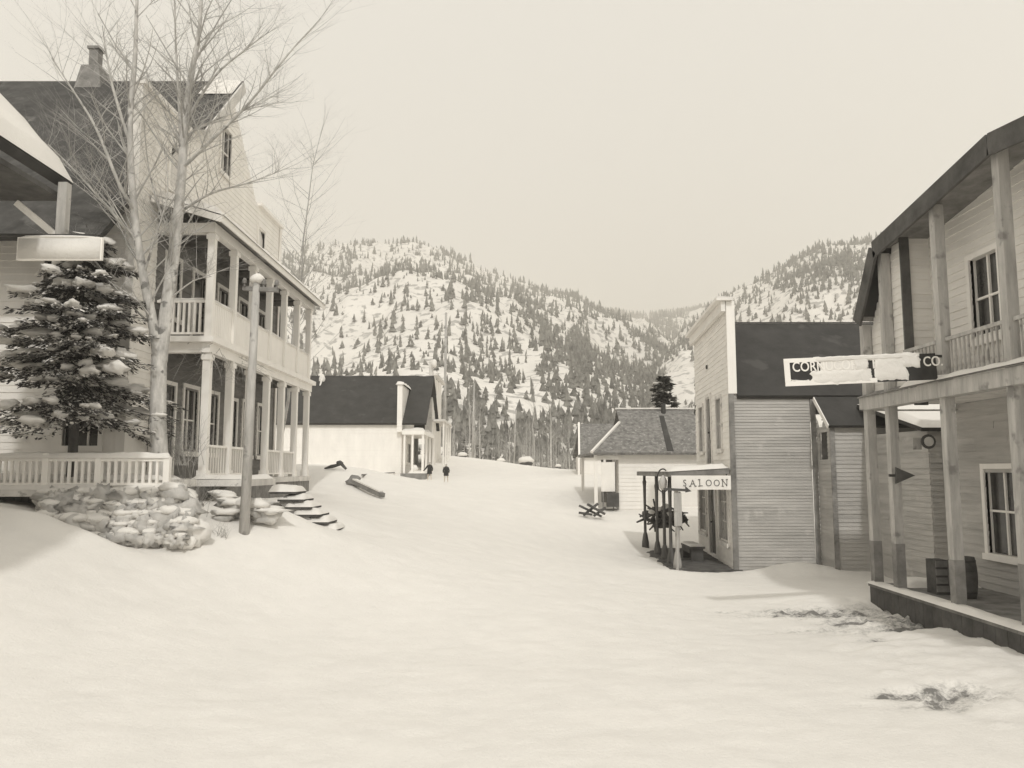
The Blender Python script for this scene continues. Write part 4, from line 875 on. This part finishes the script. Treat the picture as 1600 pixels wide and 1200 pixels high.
# building behind
g2=at(908,742,50).z; K2=thing('back_shed',(5,50,g2),'small shed with plain dark roof just left of the shingled cottage','building')
a=at(906,662,53); e=at(906,712,50); xr=12
MB().slab((e.x,50,e.z),(xr,50,e.z),(xr,53,a.z),(e.x+.25,53,a.z),.1).build('roof','shingle',K2); MB().slab((e.x+.25,53.003,a.z),(xr,53.003,a.z),(xr,56,e.z),(e.x,56,e.z),.1).build('rear_roof','shingle',K2)
MB().beam((e.x-.04,49.95,e.z),(e.x+.21,53,a.z+.05),.12,.12).build('rake_board','white',K2)
x0_=at(911,730,50.3).x; siding(Fr((x0_,50.3,0),(1,0,0),(0,-1,0)),MB(),(0,6),g2-.6,e.z,.18,(),16).build('wall','white',K2); siding(Fr((x0_,50.3,0),(0,1,0),(-1,0,0)),MB(),(0,5.4),g2-.6,e.z,.18,(),17).build('end_wall','offwhite',K2)
mb=MB(); mb.box(x0_-.35,x0_-.22,50.0,50.13,g2-.4,e.z); mb.build('corner_post','white',K2)
# ------------------------------------------------------------------ BACK-LEFT BUILDINGS
yW=50; g3=at(640,746,yW).z; D=thing('dark_roofed_hall',(-7,yW,g3),'long white building with broad bare dark roof at the far left of the street','building')
zE3=at(500,660,yW).z; rz3=at(500,587,54.5).z; xR3=at(677,620,54).x; xW3=at(627,700,yW).x
MB().slab((-24,yW-.3,zE3-.05),(xR3,yW-.3,zE3-.05),(xR3,54.5,rz3),(-24,54.5,rz3),.15).build('roof','tar',D); MB().slab((-24,54.503,rz3),(xR3,54.503,rz3),(xR3,59,zE3),(-24,59,zE3),.15).build('rear_roof','tar',D)
s=MB(); s.snow((-24,54.4,rz3-.05),(xR3,54.4,rz3-.05),(xR3,56.5,rz3-1.2),(-24,56.5,rz3-1.2),.16,90,8,9,nz=.9); 
p=at(503,592,53.9); s.blob(p,(.22,.1,.35),seed=3); q=at(502,645,51.0); s.tube([p,(p.x-.02,53,p.z-1.1),(q.x,51,q.z)],[.07,.05,.03],6); s.build('ridge_snow','snow',D,True)
siding(Fr((xW3,yW,0),(-1,0,0),(0,-1,0)),MB(),(0,17),g3-1.0,zE3,.18,(),18).build('side_wall','white',D)
Fz=Fr((xW3,yW,0),(0,1,0),(1,0,0)); o1=[(.8,1.7,g3+.3,g3+2.4),(2.6,4.2,g3+.9,g3+2.3)]
siding(Fz,MB(),(0,9),g3-.3,zE3,.18,o1,19).build('front_wall','white',D); door(Fz,D,*o1[0]); window(Fz,D,*o1[1],3,2)
tf=at(627,602,yW).z; mb=MB(); siding(Fr((xW3+.05,yW-.35,0),(0,1,0),(1,0,0)),mb,(0,6.2),zE3-.6,tf,.18,(),20); siding(Fr((xW3+.05,yW-.35,0),(-1,0,0),(0,-1,0)),mb,(0,.3),zE3-.6,tf,.18,(),20); mb.box(xW3-.25,xW3+.02,yW-.32,yW+5.85,zE3-.6,tf); mb.build('false_front','white',D)
MB().snow((xW3-.35,yW-.45,tf),(xW3-.35,yW+5.95,tf),(xW3+.2,yW+5.95,tf),(xW3+.2,yW-.45,tf),.2,30,6,3).build('false_front_snow','snow',D,True)
aw=at(650,672,yW).z; xA=at(664,700,yW).x
mb=MB(); mb.box(xW3+.1,xA,yW-.5,yW+6,aw-.3,aw-.05); mb.build('awning','white',D); MB().snow((xW3+.1,yW-.5,aw-.05),(xA,yW-.5,aw-.05),(xA,yW+6,aw-.05),(xW3+.1,yW+6,aw-.05),.15,10,24,3).build('awning_snow','snow',D,True)
for k,yy in enumerate((yW-.35,yW+1.6,yW+3.8,yW+5.9)): MB().box(xA-.16,xA-.02,yy-.07,yy+.07,g3+.25,aw-.3).build('porch_post','white',D)
for yy,xx in ((yW-.35,xW3+.25),(yW-.35,xW3+.75)): MB().box(xx-.06,xx+.06,yy-.07,yy+.07,g3+.25,aw-.3).build('porch_post','white',D)
mb=MB(); mb.box(xW3+.05,xA+.1,yW-.6,yW+6,g3-.35,g3+.25); mb.build('porch_platform','midwood',D); s=MB(); s.snow((xW3+.5,yW-.62,g3+.25),(xA+.1,yW-.62,g3+.25),(xA+.1,yW+6,g3+.25),(xW3+.5,yW+6,g3+.25),.16,10,20,5); s.blob((xA-.6,yW-.2,g3+.55),(.22,.2,.25),seed=2); s.build('platform_snow','snow',D,True)
E_=thing('false_front_store',(-5.6,57,g3+.6),'narrow tall pale false-front store beyond the dark-roofed hall','building'); X5=at(675,660,56).x; g5=gz(X5,58); 
Fe_=Fr((X5,56,0),(0,1,0),(1,0,0)); zt5=at(680,590,57).z
for k in range(24): pass
mb=MB(); rg=random.Random(3)
for k in range(30): Fe_.box(mb,k*.22,k*.22+.20,0,.03+rg.uniform(0,.03),g5-.3,zt5+rg.uniform(-.05,.05))
mb.build('front_wall','white',E_)
Fx=Fr((X5,56,0),(-1,0,0),(0,-1,0)); siding(Fx,MB(),(0,.5),g5-.3,zt5,.18,(),22).build('side_wall','offwhite',E_)
mb=MB(); Fe_.box(mb,-.1,6.7,.07,.35,zt5+.05,zt5+.2); Fe_.box(mb,-.1,6.7,.07,.9,g5+3.0,g5+3.15); mb.build('cornice','offwhite',E_)
for k in range(4): q=MB(); Fe_.box(q,.1+k*2,.22+k*2,.75,.87,g5-.2,g5+3.0); q.build('porch_post','white',E_)
s=MB(); s.snow(Fe_.p(-.1,.07,zt5+.2),Fe_.p(6.7,.07,zt5+.2),Fe_.p(6.7,.36,zt5+.2),Fe_.p(-.1,.36,zt5+.2),.14,20,4,3); s.blob(Fe_.p(.1,.1,zt5+.9),(.2,.2,.3),seed=4); s.build('cornice_snow','snow',E_,True)
mb=MB(); mb.box(X5-.3,X5-.02,56.4,56.8,zt5,zt5+1.1); mb.build('chimney','offwhite',E_)
Fe_.box(MB(),.5,6.2,-.3,-.02,g5-.3,zt5-.3).build('core','midwood',E_)
# poles in the distance
for (px,yb,yt,Yd,r,lab) in ((694,714,490,64,.13,'tallest pale telegraph pole at the far end of the street'),(738,718,600,70,.10,'shorter pale pole right of the tall telegraph pole'),(803,726,640,74,.07,'thin pale pole among the bare trees near the street end')):
    a=at(px,yb,Yd); b=at(px+3,yt,Yd); T=thing('telegraph_pole',a,lab,'pole','telegraph poles at the street end'); MB().tube([a-Vector((0,0,.5)),b],[r,r*.7],8).build('shaft','post',T,True)
    MB().lathe(b,[(r*.8,0),(r*.5,.06),(.02,.12)],8).build('cap','post',T)
# ------------------------------------------------------------------ debris and small things
def log(px0,py0,Y0_,px1,py1,Y1_,w,h,label,name='plank',m='midwood',snow=True):
    a=hit(px0,py0,.12); b=hit(px1,py1,.10); T=thing(name,a,label,'timber'); MB().beam(a,b,w,h).build('board',m,T)
    if snow: MB().beam(a.lerp(b,.05)+Vector((0,0,h*.7)),a.lerp(b,.95)+Vector((0,0,h*.7)),w*.9,.05).build('snow_cap','snow',T)
log(551,752,34,598,774,31,.18,.16,'long dark timber lying on the snowy slope left of the street')
a=hit(553,752,.12); T=thing('log_end',a,'splintered log butt at the upper end of the long timber','timber'); MB().blob(a,(.28,.2,.22),seed=4,nz=.5).build('stump','midwood',T,True)
log(566,742,40,620,738,44,.08,.06,'thin pole half buried in the snow before the dark-roofed hall','pole',snow=False)
YB=hit(528,731,.1).y; T=thing('brush_heap',at(528,730,YB),'dark broken branches sticking out of the snowbank below the hall','debris'); mb=MB(); p=at(530,729,YB)
mb.tube([at(507,732,YB),at(518,729,YB),at(534,725,YB)],[.03,.09,.05],6); mb.blob(at(531,723,YB),(.14,.12,.1),seed=2,nz=.5); mb.tube([at(531,722,YB),at(541,733,YB)],[.08,.05],6); mb.build('branches','darkwood',T,True)
T=thing('buried_stump',hit(413,708,.1),'small dark stump top showing in the snow beside the pole','stump'); p=hit(413,708,.1); MB().lathe(p-Vector((0,0,.15)),[(.12,0),(.11,.12),(.1,.2),(.03,.21)],9).build('wood','darkwood',T)
# crossed timbers
T=thing('sawhorse',hit(924,803),'broken crossed-timber sawhorse half sunk in the snow before the cottage','sawhorse')
for nm,a,b in (('leg',(905,790,32.3),(940,807,32)),('leg',(912,805,32),(934,787,32.3)),('beam',(918,788,32.1),(945,803,31.6)),('leg',(928,806,31.8),(946,793,32)),('foot',(905,801,32),(925,804,31.7))):
    MB().beam(at(*a),at(*b),.09,.08).build(nm,'darkwood',T)
# dark heap / sleigh behind the saloon posts
hp=at(1038,815,28.5); T=thing('brush_pile',(hp.x,hp.y,gz(hp.x,hp.y)),'heap of dark brush and scrap timber behind the saloon porch posts','debris'); rg=random.Random(4); mb=MB(); s=MB()
for k in range(44):
    px=rg.triangular(1000,1076,1035); top=792+abs(px-1035)*.35; py=rg.uniform(top,822-abs(px-1035)*.22); c=at(px,py,28.5+rg.uniform(-.4,.4)); d=Vector((rg.gauss(0,1),rg.gauss(0,.5),rg.gauss(0,.45))).normalized()*rg.uniform(.15,.5)
    mb.tube([c-d,c+Vector((0,0,.04)),c+d],[.03,.05,.02],5)
    if k%3==0: mb.blob(c,(.2,.2,.13),seed=k,nz=.5)
mb.tube([at(998,803,28.5),at(1012,812,28.4),at(1030,817,28.3)],[.02,.07,.09],6)
for px,py in ((1018,800),(1030,795),(1046,803),(1058,797),(1040,790)): s.blob(at(px,py,28.1),(.12,.1,.08),seed=px)
mb.build('brush','darkwood',T,True); s.build('snow_clumps','snow',T,True)
for (px,py,Yd,sx,lab) in ((723,712,66,.35,'small snow-capped stump left of the wood edge'),(783,721,68,.35,'snow-capped stump in the middle of the wood edge'),(822,722,68,.6,'snow-topped boulder at the wood edge'),(872,729,68,.25,'tiny snow-capped stump near the bare tree')):
    p=at(px,py,Yd); T=thing('snowy_stump',p,lab,'stump'); MB().blob(p-Vector((0,0,.1)),(sx,sx*.7,sx*.7),seed=px,nz=.3).build('core','darkwood',T,True); MB().blob(p+Vector((0,0,.25*sx)),(sx*1.1,sx*.8,sx*.6),seed=px+1,nz=.2).build('snow_cap','snow',T,True)
# low fence at the right of the snow edge
T=thing('rail_fence',at(880,735,64),'low rail fence at the snow edge left of the small shed','fence'); mb=MB(); a=at(845,733,66); b=at(905,741,60)
for k in range(7): p=a.lerp(b,k/6); mb.beam(p-Vector((0,0,.6)),p+Vector((0,0,.35)),.09)
mb.build('posts','midwood',T); q=MB(); q.beam(a+Vector((0,0,.2)),b+Vector((0,0,.2)),.05,.08); q.beam(a+Vector((0,0,-.12)),b+Vector((0,0,-.12)),.05,.08); q.build('rails','midwood',T)
# ------------------------------------------------------------------ people (two small figures far up the street)
def skin(pts,edges,name,m,parent,root=0):
    me=bpy.data.meshes.new(name); off=base_of(parent); me.from_pydata([tuple(Vector(p[:3])-off) for p in pts],edges,[]); o=bpy.data.objects.new(name,me); COL.objects.link(o)
    md=o.modifiers.new('s','SKIN'); 
    for i,p in enumerate(pts): me.skin_vertices[0].data[i].radius=(p[3],p[4] if len(p)>4 else p[3])
    me.skin_vertices[0].data[root].use_root=True
    o.modifiers.new('d','SUBSURF').levels=2
    dg=bpy.context.evaluated_depsgraph_get(); m2=bpy.data.meshes.new_from_object(o.evaluated_get(dg)); bpy.data.objects.remove(o); m2.materials.clear(); m2.materials.append(M[m]); m2.shade_smooth(); m2.name=name
    o=bpy.data.objects.new(name,m2); COL.objects.link(o); o.parent=parent; return o
def person(px,py,Yd,h,label,arm,seed):
    p=hit(px,py) if True else 0; h*=p.y/51; g_=gz(p.x,p.y)+.03; b=Vector((p.x,p.y,g_)); T=thing('person',b,label,'person'); s=h/1.7
    def q(x,y,z,r,r2=None): return (b.x+x*s,b.y+y*s,b.z+z*s,r*s,(r2 or r)*s)
    P=[q(0,0,.95,.12,.10),q(0,0,1.15,.11,.09),q(0,0,1.38,.13,.09),q(0,0,1.49,.05),q(0,0,1.56,.075),q(0,-.01,1.66,.085),
       q(.10,0,.88,.09),q(.13,.02,.5,.055),q(.16,0,.1,.04),q(.17,-.14,.05,.035),
       q(-.10,0,.88,.09),q(-.13,-.02,.5,.055),q(-.16,0,.1,.04),q(-.17,-.14,.05,.035),
       q(.19,0,1.40,.06),q(.27,0,1.12,.045),q(.25,-.08,.88,.035),q(.24,-.1,.80,.03),
       q(-.19,0,1.40,.06),q(-.27-.1*arm,0,1.15,.045),q(-.27-.3*arm,-.08,.95,.035),q(-.27-.38*arm,-.1,.88,.03)]
    E=[(0,1),(1,2),(2,3),(3,4),(4,5),(0,6),(6,7),(7,8),(8,9),(0,10),(10,11),(11,12),(12,13),(2,14),(14,15),(15,16),(16,17),(2,18),(18,19),(19,20),(20,21)]
    bd=skin(P,E,'body','skin',T)
    fc=MB(); c=b+Vector((0,0,1.63*s))
    for sx in (-1,1): fc.blob(c+Vector((sx*.035*s,-.088*s,.0)),(.012*s,.01*s,.01*s),nz=0,nu=6,nv=4)
    fc.blob(c+Vector((0,-.092*s,-.055*s)),(.025*s,.008*s,.007*s),nz=0,nu=6,nv=4); fc.build('face','darkwood',T)
    MB().blob(c+Vector((0,.015*s,.05*s)),(.10*s,.105*s,.085*s),nz=.08,seed=seed).build('cap','cloth',T,True)
    C=MB(); C.lathe(b+Vector((0,0,.62*s)),[(.20*s,0),(.24*s,.02*s),(.22*s,.3*s),(.19*s,.5*s),(.215*s,.72*s),(.17*s,.84*s),(.07*s,.90*s)],14)
    for sg_,ar in ((1,0),(-1,arm)):
        C.tube([b+Vector((sg_*.17*s,0,1.42*s)),b+Vector((sg_*(.275+.1*ar)*s,0,1.13*s)),b+Vector((sg_*(.26+.3*ar)*s,-.08*s,.92*s))],[.075*s,.068*s,.055*s],8)
    C.build('coat','coat',T,True)
    return T
person(671,751,51,1.15,'person in a dark coat reaching down leftwards before the far hall porch',1,1)
person(697,754,51,1.15,'person in a dark coat standing alone on the snow by the tall pole',0,2)
# ------------------------------------------------------------------ light and sky
AZ,EL=R(5),R(46)
d=Vector((-math.sin(AZ)*math.cos(EL),math.cos(AZ)*math.cos(EL),-math.sin(EL)))
sl_=bpy.data.lights.new('sun','SUN'); sl_.energy=1.6; sl_.angle=R(2.0); sl_.color=(1,.98,.945); so=bpy.data.objects.new('sun',sl_); COL.objects.link(so); so.rotation_euler=d.to_track_quat('-Z','Y').to_euler(); so.location=(10,-10,30)
w=bpy.data.worlds.new('World'); sc.world=w; w.use_nodes=True; nt=w.node_tree; bg=nt.nodes['Background']
sk_=nt.nodes.new('ShaderNodeTexSky'); sk_.sky_type='NISHITA'; sk_.sun_disc=False; sk_.sun_elevation=EL; sk_.sun_rotation=math.pi-AZ; sk_.air_density=1.0; sk_.dust_density=5
bw_=nt.nodes.new('ShaderNodeRGBToBW'); nt.links.new(sk_.outputs[0],bw_.inputs[0])
mx=nt.nodes.new('ShaderNodeMixRGB'); mx.inputs['Fac'].default_value=.82; nt.links.new(bw_.outputs[0],mx.inputs['Color1']); mx.inputs['Color2'].default_value=(6.6,6.6,6.6,1)
ti=nt.nodes.new('ShaderNodeMixRGB'); ti.blend_type='MULTIPLY'; ti.inputs['Fac'].default_value=1; ti.inputs['Color2'].default_value=(1,.968,.90,1); nt.links.new(mx.outputs[0],ti.inputs['Color1'])
nt.links.new(ti.outputs[0],bg.inputs['Color']); bg.inputs['Strength'].default_value=.158
sc.view_settings.view_transform='Standard'; sc.view_settings.look='None'; sc.view_settings.exposure=-.08; sc.view_settings.gamma=1

hz=MB().box(-2200,2200,-160,2600,-12,520).build('haze','snow'); tag(hz,kind='stuff'); hz.display_type='WIRE'
hm=bpy.data.materials.new('air'); hm.use_nodes=True; nt=hm.node_tree; nt.nodes.remove(nt.nodes['Principled BSDF']); pv=nt.nodes.new('ShaderNodeVolumePrincipled')
pv.inputs['Color'].default_value=(1,.965,.895,1); pv.inputs['Density'].default_value=.0008; pv.inputs['Anisotropy'].default_value=.2
nt.links.new(pv.outputs[0],nt.nodes['Material Output'].inputs['Volume']); hz.data.materials.clear(); hz.data.materials.append(hm)
sc.cycles.volume_bounces=1
